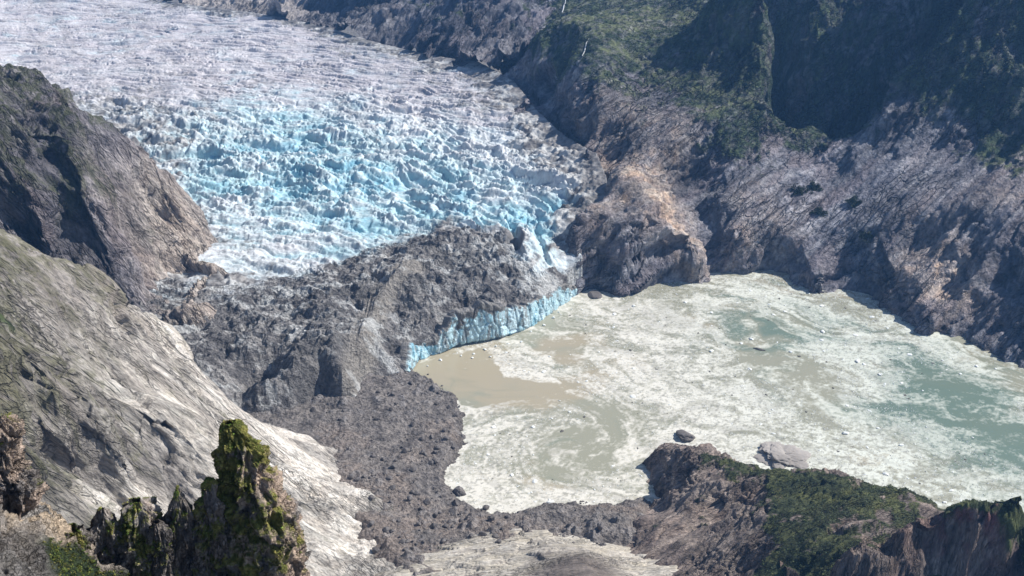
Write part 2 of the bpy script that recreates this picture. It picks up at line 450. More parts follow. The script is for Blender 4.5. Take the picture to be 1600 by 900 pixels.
def build_glacier():
    s = 1.7
    X, Y = grid(-1500, 330, 930, 2900, s)
    B = coarse_eval(TPS(GL), X, Y, max(2, int(8 / Q)))
    Z = B[..., 0].copy(); D = B[..., 1]; BL = B[..., 2]
    sd = sdist(X, Y, [(p[0], p[1]) for p in GPOLY])
    keep = sd > -6
    x, y = X, Y
    # flow-warped coordinates: transverse crevasses arc across the ice
    wx = x + 18 * fbm2(x / 90, y / 90, 3, .5, 2); wy = y + 18 * fbm2(x / 90, y / 90, 3, .5, 5)
    arc = wy + .00030 * (wx + 120) ** 2 + .42 * wx
    D = D + .5 * sstep(70, 8, sd + 14 * fbm2(x / 40, y / 40, 4, .6, 19)) * (B[..., 0] > 60)
    D = D + .38 * fbm2(x / 55, y / 40, 5, .65, 21) * (D > .02) + .10 * fbm2(x / 300, y / 300, 3, .5, 23)
    deb = sstep(.42, .72, D)
    debc = sstep(.25, .6, D + .18 * fbm2(x / 8, y / 8, 4, .7, 24))
    # icefall strength
    ic = sstep(60, 95, B[..., 0]) * (1 - sstep(108, 176, B[..., 0] + 22 * fbm2(x / 70, y / 50, 4, .6, 27)))
    ic = ic * (1 - .8 * deb)
    # seracs: sharp crests between broken hollows, blocks where the ice is most torn
    q0 = fbm2(wx / 14, arc / 11, 3, .6, 33); q1 = fbm2(wx / 14, arc / 11, 3, .6, 35)
    d1, d2, cid = worley2(wx / 11 + .7 * q0, arc / 7 + .7 * q1, 1)
    e1, e2, cid2 = worley2(wx / 5.5 + 40 + .5 * q0, arc / 4.2, 2)
    blocks = np.clip((d2 - d1) * 2.2, 0, 1) ** .7 * (.55 + .6 * cid)
    blocks2 = np.clip((e2 - e1) * 2.2, 0, 1) ** .7 * (.6 + .5 * cid2)
    r1 = ridge2(wx / 60, arc / 14, 4, .6, 31, False)
    rr = ridge2(wx / 20 + .6 * q0, arc / 8 + .6 * q1, 3, .6, 39, False)
    big = fbm2(wx / 120, arc / 40, 4, .55, 41)
    h_fall = 3.2 * blocks * sstep(-.3, .3, big) + .8 * blocks2 + 11.0 * (r1 - .5) + 5.0 * (rr - .5) + 13 * big
    nc = vn2(wx / 150 + .4 * q0, arc / 15 + .5 * q1, 43); nc2 = vn2(wx / 90 + .3 * q1, arc / 9 + .4 * q0, 47)
    cut = np.maximum(1 - sstep(0, .13, np.abs(nc)), .7 * (1 - sstep(0, .12, np.abs(nc2))))
    h_fall = h_fall - 5.5 * cut
    # upper glacier: fine transverse crevasse waves
    r2 = ridge2(wx / 150, arc / 15, 3, .5, 51, False)
    g1, g2, cid3 = worley2(wx / 16 + 9, arc / 7, 3)
    h_up = 9.0 * (r2 - .5) + 1.8 * (ridge2(wx / 45, arc / 7, 3, .55, 57, False) - .5) + .3 * np.clip((g2 - g1) * 2.0, 0, 1) * (.7 + .4 * cid3) + 5 * fbm2(wx / 130, arc / 60, 3, .5, 55)
    # debris: hummocks, gullies, boulder field
    k1, k2, cid4 = worley2(x / 9 + 3, y / 8, 4)
    hum = fbm2(x / 70, y / 60, 5, .55, 61)
    h_deb = 11 * hum + 8 * (ridge2(x / 40, y / 30, 5, .62, 65) - .5) + 3.2 * np.clip(1 - k1 * 1.5, 0, 1) * (cid4 > .0) + 3.5 * facets2(x / 24 + .3 * hum, y / 16, 9)
    up = sstep(118, 165, B[..., 0])
    h_up = h_up - 3.2 * cut
    d_h = (ic * h_fall + (1 - ic) * (up * h_up + (1 - up) * (.45 * h_fall))) * (1 - deb) + h_deb * deb * (1 - .5 * up)
    # carved hollow walls in the debris (dark, camera-facing steps)
    for (a, b_, r, dep) in (((690, 408), (800, 392), 16, 11), ((800, 372), (812, 405), 10, 12), ((838, 372), (850, 400), 9, 9), ((585, 435), (605, 448), 9, 11), ((548, 462), (560, 470), 7, 8), ((700, 480), (715, 530), 8, 9), ((660, 440), (690, 440), 9, 7), ((640, 478), (668, 470), 8, 6), ((720, 445), (735, 500), 7, 7), ((450, 470), (520, 455), 9, 6), ((640, 520), (652, 545), 9, 12)):
        pa, pb = P(a[0], a[1], 58), P(b_[0], b_[1], 58)
        dd = seg_dist(x + 5 * fbm2(x / 14, y / 14, 3, .6, 70), y + 5 * fbm2(x / 14, y / 14, 3, .6, 71), [pa, pb])
        d_h = d_h - dep * (1 - sstep(r * .35, r, dd))
    # fluted dirt wall
    fl = [P(645, 425, 62), P(600, 462, 56), P(575, 500, 52), P(562, 540, 50), P(556, 590, 30)]
    df = seg_dist(x, y, fl)
    d_h = d_h * (1 - .75 * (1 - sstep(8, 26, df))) + (8 * (1 - sstep(0, 14, df)) + 1.8 * (ridge2(x / 5, (x + y) / 60, 3, .5, 81, False) - .5)) * (1 - sstep(14, 26, df))
    Z = Z + d_h * np.clip(sstep(-2, 25, sd), .25, 1)
    Z = np.where(sd < 3, np.minimum(Z, -4), Z)
    # colour
    depth = d_h - (ic * (10 * big))
    low = sstep(3.5, -3.5, depth)
    blue_n = .12 + .82 * np.minimum(BL, .85) + .42 * fbm2(x / 45, y / 28, 5, .6, 91)
    bl = sstep(.12, 1.15, blue_n)
    fresh = np.array([.645, .675, .70]); grey = np.array([.50, .475, .505]); pale = np.array([.50, .645, .70])
    aq = np.array([.37, .575, .645]); deepb = np.array([.12, .40, .56])
    n1 = fbm2(x / 6, y / 5, 4, .7, 93); n0 = fbm2(wx / 80, arc / 9, 5, .6, 95)
    upz = sstep(120, 150, B[..., 0] - 30 * BL)
    col = mix(fresh, grey, np.clip(upz * .75 + .45 * sstep(-.1, .5, n0) * (1 - bl), 0, 1))
    col = col * (1 - .6 * bl[..., None]) + pale * .6 * bl[..., None]
    m = (np.clip(bl * (.35 + .9 * low) + .25 * low * (1 - upz), 0, 1) * (1 - .6 * sstep(-.1, .5, n0)))[..., None]
    col = col * (1 - m) + aq * m
    m = (bl * sstep(.45, 1.1, low + .5 * n1) * sstep(.6, 1.25, blue_n))[..., None]
    col = col * (1 - m) + deepb * m
    flow = fbm2((wx + .55 * wy) / 26, wy / 700, 4, .6, 107)
    fb = (.32 * sstep(.05, .45, flow) * sstep(100, 130, B[..., 0]))[..., None]
    col = col * (1 - fb) + np.array([.33, .31, .32]) * fb
    dirt = (sstep(.15, .6, fbm2(wx / 40, arc / 8, 5, .7, 97)) * (.25 + .3 * upz) * low)[..., None]
    col = col * (1 - dirt) + np.array([.20, .185, .18]) * dirt
    dcol = mix(np.array([.125, .12, .122]), np.array([.28, .268, .262]), sstep(-.3, .4, fbm2(x / 14, y / 12, 5, .7, 99)))
    tan = ((1 - sstep(10, 24, df)) * .8)[..., None]
    dcol = dcol * (1 - tan) + np.array([.27, .25, .225]) * tan
    brn = (.5 * sstep(0, .5, fbm2(x / 160, y / 90, 3, .5, 101)))[..., None]
    dcol = dcol * (1 - brn) + np.array([.172, .166, .158]) * brn
    icy = (sstep(.14, .36, fbm2(x / 30, y / 16, 6, .7, 103) + .25 * sstep(-120, 60, x)) * sstep(1.35, .85, D) * .75)[..., None]
    dcol = dcol * (1 - icy) + np.array([.55, .56, .56]) * icy
    col = col * (1 - debc[..., None]) + dcol * debc[..., None]
    V = np.stack([X, Y, Z], -1).reshape(-1, 3)
    F = grid_faces(keep)
    root = bpy.data.objects.new('glacier', None); C.objects.link(root)
    o = P(600, 560, 0); root.location = (o[0], o[1], 0)
    V = V - np.array([o[0], o[1], 0])
    tag(root, 'crevassed blue and white glacier flowing down to the lake, its snout buried in grey rubble', 'glacier')
    big_d = sstep(.3, .8, coarse_eval(TPS(GL), X, Y, 8)[..., 1] + .1 * fbm2(x / 60, y / 60, 2, .5, 3)).reshape(-1)
    spy = toscreen(X, Y, B[..., 0])[1].reshape(-1)
    isd = (big_d[F].mean(1) > .5) & (spy[F].mean(1) > 340)
    cf = col.reshape(-1, 3)
    for nm, sel, mt in (('crevassed_ice', ~isd, M_ICE), ('rubble_mantle', isd, M_DEBRIS)):
        v, f, c = compact(V, F[sel], cf)
        add(nm, make_mesh(nm, v, f, mt, c, smooth=(nm == 'crevassed_ice')), root)
    # calving face: a curtain of ice along the water with fluted, overhanging relief
    line = np.array([(p[0], p[1]) for p in TERM[2:-1]])
    seg = np.r_[0, np.cumsum(np.hypot(*np.diff(line, axis=0).T))]
    n = int(seg[-1] / .9); t = np.linspace(0, seg[-1], n)
    lx = np.interp(t, seg, line[:, 0]); ly = np.interp(t, seg, line[:, 1])
    k = np.ones(9) / 9
    lx = np.r_[lx[:4], np.convolve(lx, k, 'valid'), lx[-4:]]; ly = np.r_[ly[:4], np.convolve(ly, k, 'valid'), ly[-4:]]
    tx, ty = np.gradient(lx), np.gradient(ly); L = np.hypot(tx, ty); nx, ny = ty / L, -tx / L
    toph = TPS(GL)(lx - nx * 10, ly - ny * 10)[:, 0]
    toph = np.interp(t / seg[-1], [0, .06, .14, .22, .30, .42, .5, .60, .70, .8, .9, 1], [10, 30, 20, 26, 50, 54, 44, 30, 34, 24, 24, 6]) + 8 * fbm2(t / 20, t * 0, 5, .65, 7)
    rows = 46
    hv = np.linspace(0, 1, rows)[:, None]
    TT = np.broadcast_to(t, (rows, n)); HH = np.broadcast_to(hv, (rows, n))
    zz = -3 + (toph + 3) * HH
    w1, w2, wc = worley2(TT / 15, zz / 40 + .15 * TT / 15, 6)
    off = 3.2 + 1.7 * facets2(TT / 11 + .3 * fbm2(TT / 8, zz / 8, 3, .6, 9), zz / 13 + .2 * TT / 11, 6) + 3.0 * fbm2(TT / 40, zz * 0, 3, .6, 10) + .9 * fbm2(TT / 9, zz / 30, 4, .6, 8) - 2.6 * HH ** 2 - 2.2 * np.clip(.12 - (w2 - w1), 0, .12) / .12 - 5.5 * sstep(.18, .02, HH) * sstep(.0, .12, TT / seg[-1]) * sstep(.66, .45, TT / seg[-1])
    XX = lx + nx * off; YY = ly + ny * off
    cap_x, cap_y, cap_z = lx - nx * 14, ly - ny * 14, toph - 1.0
    XX = np.vstack([XX, lx - nx * 5, cap_x]); YY = np.vstack([YY, ly - ny * 5, cap_y]); ZZ = np.vstack([zz, toph + .8, cap_z])
    nn = fbm2(TT / 8, zz / 14, 5, .6, 12)
    c = mix(np.array([.46, .66, .735]), np.array([.25, .50, .63]), sstep(-.2, .4, nn + .5 * wc))
    c = mix(np.array([0, 0, 0]) + c, np.array([.70, .80, .84]), .7 * sstep(.3, .7, fbm2(TT / 3, zz / 40, 3, .6, 14) + .4 * wc))if False else c * (1 - .75 * sstep(.1, .5, fbm2(TT / 5, zz / 50, 4, .6, 14) + .35 * wc)[..., None]) + np.array([.62, .77, .84]) * .75 * sstep(.1, .5, fbm2(TT / 5, zz / 50, 4, .6, 14) + .35 * wc)[..., None]
    dk = np.maximum(sstep(.84, .96, HH + .62 * fbm2(TT / 26, zz / 30, 5, .65, 16)), .75 * sstep(.18, .36, fbm2(TT / 6, zz / 22, 5, .7, 18)))[..., None]
    rim = sstep(.03, .10, (t / seg[-1]))[None, :, None] * sstep(1.0, .93, (t / seg[-1]))[None, :, None]
    und_shade = (.8 * sstep(.16, .04, HH + .05 * fbm2(TT / 7, zz / 7, 3, .6, 19)) * sstep(.0, .12, t / seg[-1])[None] * sstep(.62, .45, t / seg[-1])[None])[..., None]
    c = c * (1 - und_shade) + np.array([.05, .10, .15]) * und_shade  # undercut shade painted dark into the foot of the ice
    c = c * (1 - dk) + np.array([.17, .165, .16]) * dk
    c = np.vstack([c, np.broadcast_to(np.array([.22, .21, .2]), (2, n, 3))])
    V = np.stack([XX - o[0], YY - o[1], ZZ], -1).reshape(-1, 3)
    F = grid_faces(np.ones(XX.shape, bool))
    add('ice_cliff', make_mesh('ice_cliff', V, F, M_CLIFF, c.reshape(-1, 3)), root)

# moraine flat --------------------------------------------------------------------
MSH = [P(*p) for p in [(600, 560, 0), (652, 583, 0), (672, 592, 0), (700, 612, 0), (722, 640, 0), (728, 668, 0), (722, 700, 0), (704, 724, 0), (696, 752, 0), (712, 776, 0), (742, 796, 0), (778, 803, 0), (820, 797, 0), (870, 784, 0), (920, 786, 0), (960, 788, 0), (1000, 780, 0), (1040, 800, 0), (1060, 880, 0), (900, 960, 0), (640, 960, 0), (480, 800, 0), (340, 660, 0), (340, 560, 0), (480, 540, 0)]]
MP = CP([(440, 650, 8), (520, 630, 9), (600, 600, 9), (640, 600, 6), (600, 680, 9), (660, 660, 7), (700, 660, 5), (520, 700, 10), (600, 740, 10), (660, 740, 7), (650, 800, 10), (720, 810, 9), (640, 850, 16), (760, 830, 15), (860, 800, 17), (800, 815, 13), (920, 800, 18), (980, 830, 24), (900, 850, 16), (1000, 800, 20), (480, 720, 14), (560, 780, 14), (420, 680, 12), (1050, 900, 30), (800, 900, 10)])

def build_moraine():
    s = 1.0
    X, Y = grid(-330, 190, 640, 1130, s)
    Z = coarse_eval(TPS(MP, .001), X, Y, 14)[..., 0]
    sd = sdist(X, Y, [(p[0], p[1]) for p in MSH]) + 9 * fbm2(X / 22, Y / 22, 6, .65, 3)
    x, y = X, Y
    k1, k2, cid = worley2(x / 5, y / 5, 7)
    q1, q2, cid2 = worley2(x / 11 + 5, y / 11, 8)
    near = sstep(-.05, .45, fbm2(x / 60, y / 60, 4, .55, 9) + .1)
    lump = 6.0 * fbm2(x / 45, y / 35, 5, .58, 11) + 1.3 * (ridge2(x / 18, y / 15, 4, .6, 13) - .5)
    stones = (2.0 * np.clip(1 - k1 * 1.7, 0, 1) * (cid > .2) + 5.0 * np.clip(1 - q1 * 1.8, 0, 1) * (cid2 > .45)) * (.12 + .95 * near)
    Z = np.clip(Z + lump * sstep(-2, 18, sd), .6, 99) + stones
    Z = np.where(sd > 0, np.minimum(Z, .5 + sd * .55 + stones), -.6 + sd * .3)
    keep = sd > -14
    n = fbm2(x / 9, y / 8, 5, .7, 15); n2 = fbm2(x / 80, y / 60, 4, .55, 17)
    col = mix(np.array([.235, .213, .20]), np.array([.15, .137, .133]), sstep(-.2, .4, n))
    m = (.6 * sstep(-.1, .45, n2))[..., None]
    col = col * (1 - m) + np.array([.29, .235, .20]) * m
    pk = sstep(30, 60, -np.abs(0 * x))[..., None]
    wet = (.5 * sstep(7, 1, Z) * sstep(10, 2, sd))[..., None]
    col = col * (1 - wet) + np.array([.09, .08, .075]) * wet
    st = (sstep(.25, .7, stones) * .5)[..., None]
    col = col * (1 - st) + np.array([.21, .20, .20]) * (.7 + .6 * (cid2[..., None] * .5 + .5)) * st
    V = np.stack([X, Y, Z], -1).reshape(-1, 3)
    v, f, c = compact(V, grid_faces(keep), col.reshape(-1, 3))
    me = make_mesh('moraine_flat', v, f, M_DEBRIS, c)
    add('moraine_ground', me, label='brown gravel moraine flat spread between the pale slabs and the lake', cat='moraine', kind='structure')
    return TPS(np.stack([v[::97, 0], v[::97, 1], v[::97, 2]], 1)[:900])

# generic rocky hill --------------------------------------------------------------
def hill(name, ctrl, ext, s, axis, mat, seed, label, cat, disp, pal=ROCKS, veg=None, colfn=None, split=None, below=None, poly=None, vlump=2.5, vsize=9., step=None, collen=(60., 9., 9.), zmax=700, dz=0.0, meadow_light=0.0, vbias=0.0, vtone=(1, 1, 1), vedge=0.0, calm=0.0, vthin=0.0):
    """ctrl rows: x, y, z, vegetation, tint ; disp list of (amp, la, lb, lc, octs)"""
    X, Y = grid(*ext, s)
    ctrl = np.array(ctrl); ctrl[:, 2] += dz
    B = coarse_eval(TPS(ctrl), X, Y, max(2, int(round((step or 14) / (s * Q)))))
    Z = np.minimum(B[..., 0], zmax)
    N = normals(X, Y, Z, s)
    Pv = np.stack([X, Y, Z], -1)
    d = 0
    for i, (amp, la, lb, lc, octs) in enumerate(disp):
        dd = rock_disp(Pv, axis, amp, la, lb, lc, seed + 5 * i, octs)
        if octs < 0: dd = dd * (.25 + 1.3 * sstep(-.25, .35, fbm2(X / (6 * lb), Y / (6 * lb), 3, .5, seed + 31 + i)))
        d = d + dd
    vegv = B[..., 1] + vbias + (.45 + vedge) * fbm2(X / 50, Y / 50, 6, .68, seed + 40) + .15 * fbm2(X / 7, Y / 7, 3, .6, seed + 43)
    vg = sstep(.45, .62, vegv)
    d = d * (1 - .35 * vg) * (1 - calm * sstep(.72, .92, N[..., 2]))
    c1, c2, cc = worley2(X / vsize, Y / vsize, seed)
    d = d + vg * vlump * (np.clip(1 - c1 * 1.1, 0, 1) ** .7 * (.8 + .5 * cc) + .8 * fbm2(X / (vsize * 3), Y / (vsize * 3), 3, .6, seed + 44))
    Pd = Pv + N * d[..., None]
    N2 = N
    col = rock_color(Pv, axis, seed + 20, pal, *collen)
    if colfn is not None: col = colfn(col, X, Y, Z, B, N)
    vc = veg_color(X, Y, seed + 60) * np.array(vtone)
    vcol = vg * (1 - vthin * sstep(-.1, .35, fbm2(X / 9, Y / 9, 4, .65, seed + 68)))
    md = (sstep(.80, .93, N[..., 2]) * sstep(-.3, .3, fbm2(X / 40, Y / 30, 4, .6, seed + 66)) * meadow_light)[..., None]
    vc = vc * (1 - md) + np.array([.125, .145, .075]) * md  # flat tops painted a lighter meadow green to read as sunlit
    col = col * (1 - vcol[..., None]) + vc * vcol[..., None]
    keep = np.ones(X.shape, bool)
    if poly is not None: keep &= inside(X, Y, poly)
    if below is not None: keep &= (Z + 0 * X) > below
    V = Pd.reshape(-1, 3); F = grid_faces(keep); cf = col.reshape(-1, 3)
    objs = []
    if split is None:
        v, f, c = compact(V, F, cf)
        objs.append(add(name, make_mesh(name, v, f, mat, c), label=label, cat=cat, kind='structure'))
    else:
        g = split(X, Y).reshape(-1)
        side = g[F].mean(1) > 0
        for nm, lb_, sel in ((name[0], label[0], ~side), (name[1], label[1], side)):
            v, f, c = compact(V, F[sel], cf)
            objs.append(add(nm, make_mesh(nm, v, f, mat, c), label=lb_, cat=cat, kind='structure'))
    return objs, (X, Y, Pd, vg * (1 - md[..., 0]))

def PC(l):       # rows (px, py, ('z', v) or z number, veg, tint)
    return CP(l)

# right massif --------------------------------------------------------------------
def with_crest(rows, crest, back=38.0, drop=14.0):
    """add, just behind every crest point, a point that lies lower than the line of sight, so the ridge really falls away"""
    out = [rows]
    for c in crest:
        p = P(c[0], c[1], c[2]) if c[2] <= 400 else PY(c[0], c[1], c[2])
        d = p - np.array([0, 0, H]); h = np.hypot(d[0], d[1])
        for k, dk in ((1, 1), (3, 4.0)):
            q = p + d / h * back * k; q[2] -= drop * dk
            out.append(np.array([[q[0], q[1], q[2], *c[3:]]]))
    return np.vstack(out)

def CPY(l):       # (px, py, distance Y, extra...)
    out = []
    for r in l:
        p = PY(r[0], r[1], r[2]) if r[2] > 400 else P(r[0], r[1], r[2])
        out.append([p[0], p[1], p[2], *r[3:]])
    return np.array(out, float)

RM = CPY([
 # waterline and below it
 (905, 462, -2, 0, 0), (1010, 459, -2, 0, 0), (1060, 447, -2, 0, 0), (1120, 434, -2, 0, .3), (1160, 432, -2, 0, 0), (1230, 444, -2, 0, 0), (1300, 462, -2, 0, 0), (1380, 487, -2, 0, 0), (1450, 522, -2, 0, 0), (1520, 547, -2, 0, 0), (1600, 582, -2, 0, 0), (1750, 650, -2, 0, 0),
 (920, 480, -25, 0, 0), (1060, 470, -25, 0, 0), (1160, 455, -25, 0, 0), (1300, 485, -25, 0, 0), (1450, 550, -25, 0, 0), (1620, 620, -25, 0, 0),
 # rounded knob above the snout
 (905, 420, 1278, 0, 0), (900, 360, 1305, 0, 0), (930, 320, 1338, 0, .5), (960, 400, 1284, 0, 0), (1010, 390, 1288, 0, .1), (970, 335, 1338, 0, .3), (960, 270, 1405, 0, 1), (1000, 275, 1398, 0, 1), (1040, 310, 1368, 0, 1), (1062, 360, 1325, 0, .8), (1085, 400, 1302, 0, .6), (1080, 290, 1470, .1, 0), (1110, 340, 1410, .1, 0), (1112, 395, 1352, 0, 0), (1000, 250, 1475, 0, .5),
 # slope up to the plateau
 (920, 230, 1500, 0, 0), (1000, 220, 1520, .1, .3), (1060, 235, 1505, .15, .4), (1130, 300, 1430, .15, .1), (1150, 380, 1345, 0, .4), (1170, 330, 1395, .1, .3), (1200, 290, 1440, .3, .1), (1180, 230, 1508, .75, 0), (1100, 190, 1550, .55, .1), (1000, 150, 1640, .5, 0), (900, 180, 1600, .1, .2), (880, 140, 1710, .35, 0), (830, 150, 1740, 0, .1), (810, 118, 1870, .2, 0),
 # plateau rim and top
 (830, 85, 1870, .6, 0), (900, 75, 1790, .8, 0), (1000, 90, 1750, .8, 0), (1100, 90, 1715, .85, 0), (1170, 80, 1705, .85, 0), (1203, 55, 1712, .85, 0), (1207, 120, 1648, .8, 0), (1213, 170, 1585, .75, 0), (1230, 215, 1545, .65, 0), (1195, 150, 1612, .8, 0), (1150, 140, 1625, .8, 0),
 (900, 30, 2020, .9, 0), (1000, 40, 1930, .95, 0), (1100, 40, 1850, .95, 0), (1185, 20, 1790, .9, 0), (1000, 0, 2150, .9, 0), (1110, -5, 2000, .9, 0), (870, 0, 2250, .5, 0), (950, -60, 2450, .7, 0), (1100, -80, 2350, .8, 0),
 # gully and the shaded headwall
 (1262, 238, 1530, .5, 0), (1255, 205, 1610, .8, 0), (1300, 205, 1610, .8, 0), (1250, 165, 1725, .7, 0), (1300, 172, 1725, .7, 0), (1260, 110, 1785, .6, 0), (1330, 110, 1780, .6, 0), (1250, 50, 1825, .7, 0), (1320, 40, 1828, .6, 0), (1250, 0, 1855, .7, 0), (1320, -20, 1865, .5, 0), (1290, -90, 1930, .4, 0), (1400, 40, 1800, .6, 0), (1370, 90, 1770, .6, 0), (1440, -20, 1840, .6, 0), (1480, -90, 1920, .5, 0),
 # floor below the gully
 (1250, 265, 1490, 0, 0), (1290, 260, 1500, 0, 0), (1255, 290, 1450, 0, 0), (1285, 325, 1400, 0, 0), (1340, 310, 1400, 0, 0), (1240, 330, 1400, 0, .1), (1230, 400, 1330, 0, .1), (1290, 400, 1320, 0, 0), (1330, 365, 1335, 0, 0), (1360, 430, 1260, 0, 0),
 # right-hand slope with oblique ribs
 (1310, 215, 1560, .5, 0), (1380, 140, 1590, .65, 0), (1450, 70, 1620, .75, 0), (1510, 0, 1650, .75, 0), (1560, -60, 1690, .7, 0), (1390, 250, 1460, .15, 0), (1450, 200, 1500, .45, 0), (1500, 150, 1520, .7, 0), (1560, 100, 1530, .8, 0), (1600, 40, 1560, .8, 0), (1430, 320, 1340, 0, .1), (1500, 270, 1390, .2, 0), (1560, 230, 1420, .8, 0), (1600, 180, 1440, .9, 0),
 (1420, 400, 1265, 0, .3), (1500, 400, 1240, 0, .3), (1470, 340, 1300, 0, .2), (1540, 340, 1270, .15, 0), (1600, 300, 1290, .3, .3), (1600, 380, 1200, .1, 0), (1470, 430, 1222, 0, 1), (1510, 450, 1192, 0, .6), (1550, 430, 1180, .2, 0), (1600, 460, 1130, .1, 0), (1560, 500, 1130, 0, 0), (1430, 470, 1195, 0, .3), (1390, 440, 1230, 0, .2),
 (1750, 480, 1090, .2, 0), (1750, 350, 1200, .5, 0), (1750, 150, 1400, .8, 0), (1750, 0, 1550, .8, 0), (1900, 400, 1130, .5, 0), (1950, 100, 1400, .8, 0),
])
BACK = np.array([[800, 1850, 500, .5, 0], [900, 1880, 580, .5, 0], [660, 1950, 470, .5, 0], [560, 2060, 440, .5, 0], [450, 2300, 380, .4, 0], [300, 2900, 400, .3, 0], [700, 2600, 480, .3, 0], [1100, 2300, 560, .3, 0], [1500, 1900, 560, .3, 0], [1500, 1300, 420, .5, 0], [1400, 900, 150, .5, 0]])  # unseen heights behind the crest, some raised to shade the gully headwall
RM = np.vstack([RM, BACK, CPY([
 # buried under the ice along the glacier's right margin
 (600, 100, 110, 0, 0), (700, 125, 100, 0, 0), (770, 150, 100, 0, 0), (815, 190, 95, 0, 0), (850, 235, 85, 0, 0), (890, 275, 78, 0, 0), (900, 315, 60, 0, 0), (862, 365, 35, 0, 0), (868, 420, 5, 0, 0), (870, 480, -20, 0, 0), (700, 250, 40, 0, 0), (600, 350, 20, 0, 0), (760, 400, 0, 0, 0),
 # margin itself
 (790, 120, 160, 0, .1), (838, 168, 146, 0, .1), (885, 212, 134, 0, .1), (930, 255, 118, 0, .3), (935, 300, 108, 0, .3)])])
RM = with_crest(RM, [(1203, 55, 1712, .85, 0), (1207, 120, 1648, .8, 0), (1213, 170, 1585, .75, 0), (1310, 215, 1560, .5, 0), (1380, 140, 1590, .65, 0), (1450, 70, 1620, .75, 0), (1510, 0, 1650, .75, 0)], 34, 40)

def tint_right(col, X, Y, Z, B, N):
    col = col * np.array([.82, .87, .96])
    t = np.clip(B[..., 2], 0, 1)[..., None]
    warm = mix(np.array([.52, .385, .295]), np.array([.58, .48, .40]), sstep(-.3, .3, fbm2(X / 14, Y / 10, 4, .6, 301)))
    n = sstep(-.15, .35, fbm2(X / 26, Y / 20, 5, .65, 303))[..., None]
    t = np.clip(t * (.45 + .75 * n), 0, 1)
    col = col * (1 - t) + warm * t
    pink = (.13 * sstep(.05, .5, fbm2(X / 110, Y / 80, 4, .6, 305)))[..., None]
    return col * (1 - pink) + np.array([.34, .265, .255]) * pink

def build_right():
    gully = [P(1195, 432, 0), PY(1235, 330, 1400), PY(1258, 238, 1530), PY(1232, 165, 1640), PY(1225, 60, 1720), PY(1222, -10, 1860), PY(1215, -60, 2100)]
    gx = [p[0] for p in gully]; gy = [p[1] for p in gully]
    def split(X, Y):
        return X - np.interp(Y, gy, gx) + 8 * fbm2(X / 30, Y / 30, 3, .5, 5)
    ax = PY(1480, 200, 1460) - PY(1330, 330, 1330)
    return hill(('plateau_mountain', 'gully_mountain'), RM, (-20, 1300, 1000, 2600), 2.0, ax, strike_mat('ribbed_rock', ax, 5.0, 1.5, cracks=(26, .32), bump=1.0, rough=.9, spec=.2, var=(.52, 1.48), dist=7.0), 100,
         ('rocky mountain with a green flat top between the glacier and the shaded gully', 'steep ribbed mountain rising from the lake shore to the shaded gully wall'), 'mountain',
         [(14, 320, 95, 95, 2), (20, 260, 46, 46, 2), (6, 110, 26, 26, -1), (8, 300, 44, 44, -2), (3, 140, 17, 17, -2), (7, 260, 34, 34, 0), (3.5, 110, 15, 15, 0), (2.2, 50, 10, 10, -1), (3.6, 30, 14, 14, 5)], colfn=tint_right, split=split, below=-24, vlump=3.6, vsize=11., meadow_light=1.0, zmax=590, calm=.6, vtone=(1.2, 1.25, 1.5), vthin=.45)

# far mountains above the glacier --------------------------------------------------
FM = CPY([
 (480, 22, 182, 0, .5), (560, 55, 178, 0, .2), (640, 78, 172, 0, 0), (700, 100, 168, 0, 0), (760, 115, 168, 0, 0), (800, 125, 176, 0, 0),
 (500, 40, 150, 0, 0), (600, 85, 140, 0, 0), (700, 125, 130, 0, 0), (300, 30, 160, 0, .5), (150, 20, 165, 0, .5), (400, 50, 150, 0, 0), (0, 10, 170, 0, 0), (-200, 20, 170, 0, 0),
 (270, 0, 205, 0, 1), (320, 8, 202, 0, .8), (400, 20, 197, 0, .8), (470, 32, 190, 0, .5), (520, 42, 186, 0, .3), (380, 4, 2620, 0, 1), (440, 12, 2600, 0, 1), (340, -10, 2760, 0, 1), (450, -8, 2720, 0, .8), (240, -14, 2850, 0, 1), (400, -40, 2900, .2, .3), (200, -35, 2950, .2, .3), (0, -30, 3000, .2, 0),
 (500, 0, 2600, .2, 0), (560, 15, 2400, .3, 0), (600, 40, 2270, 0, .2), (660, 50, 2180, .1, 0), (650, 10, 2330, .4, 0), (720, 40, 2130, .3, 0), (740, 80, 2000, .1, .3), (780, 20, 2180, .3, 0), (840, 20, 2200, .4, 0), (840, 60, 2080, .3, 0), (800, 85, 1950, .1, .1),
 (560, -50, 2560, .4, 0), (700, -60, 2430, .4, 0), (860, -60, 2480, .5, 0), (700, -200, 2900, .5, 0), (500, -150, 3000, .4, 0),
])
FPOLY = [P(200, -8, 198), P(300, 10, 190), P(400, 26, 182), P(520, 52, 170), P(620, 74, 168), P(690, 97, 164), P(760, 116, 162), P(830, 140, 160), P(900, 120, 180), (350, 2200), (400, 3000), (-1200, 3000)]
def tint_far(col, X, Y, Z, B, N):
    t = np.clip(B[..., 2], 0, 1)[..., None]
    return col * (1 - t) + np.array([.42, .385, .37]) * (.85 + .3 * fbm2(X / 30, Y / 30, 4, .6, 401)[..., None]) * t
def build_far():
    hill('far_mountain', FM, (-1300, 350, 1950, 3000), 3.0, (0.5, .6, .62), strike_mat('far_rock', (.5, .6, .62), 5, 3.0, cracks=(22, .5), bump=1.0, rough=.9, spec=.2, var=(.6, 1.4), dist=9.0), 200, 'dark cliffs and pale scree rising behind the far edge of the glacier', 'mountain',
         [(40, 200, 60, 60, 5), (16, 50, 20, 20, -1), (7, 40, 12, 12, 4)], pal=ROCKS * np.array([.58, .62, .70]), colfn=tint_far, below=60, vlump=3, vsize=12, zmax=390, poly=FPOLY)

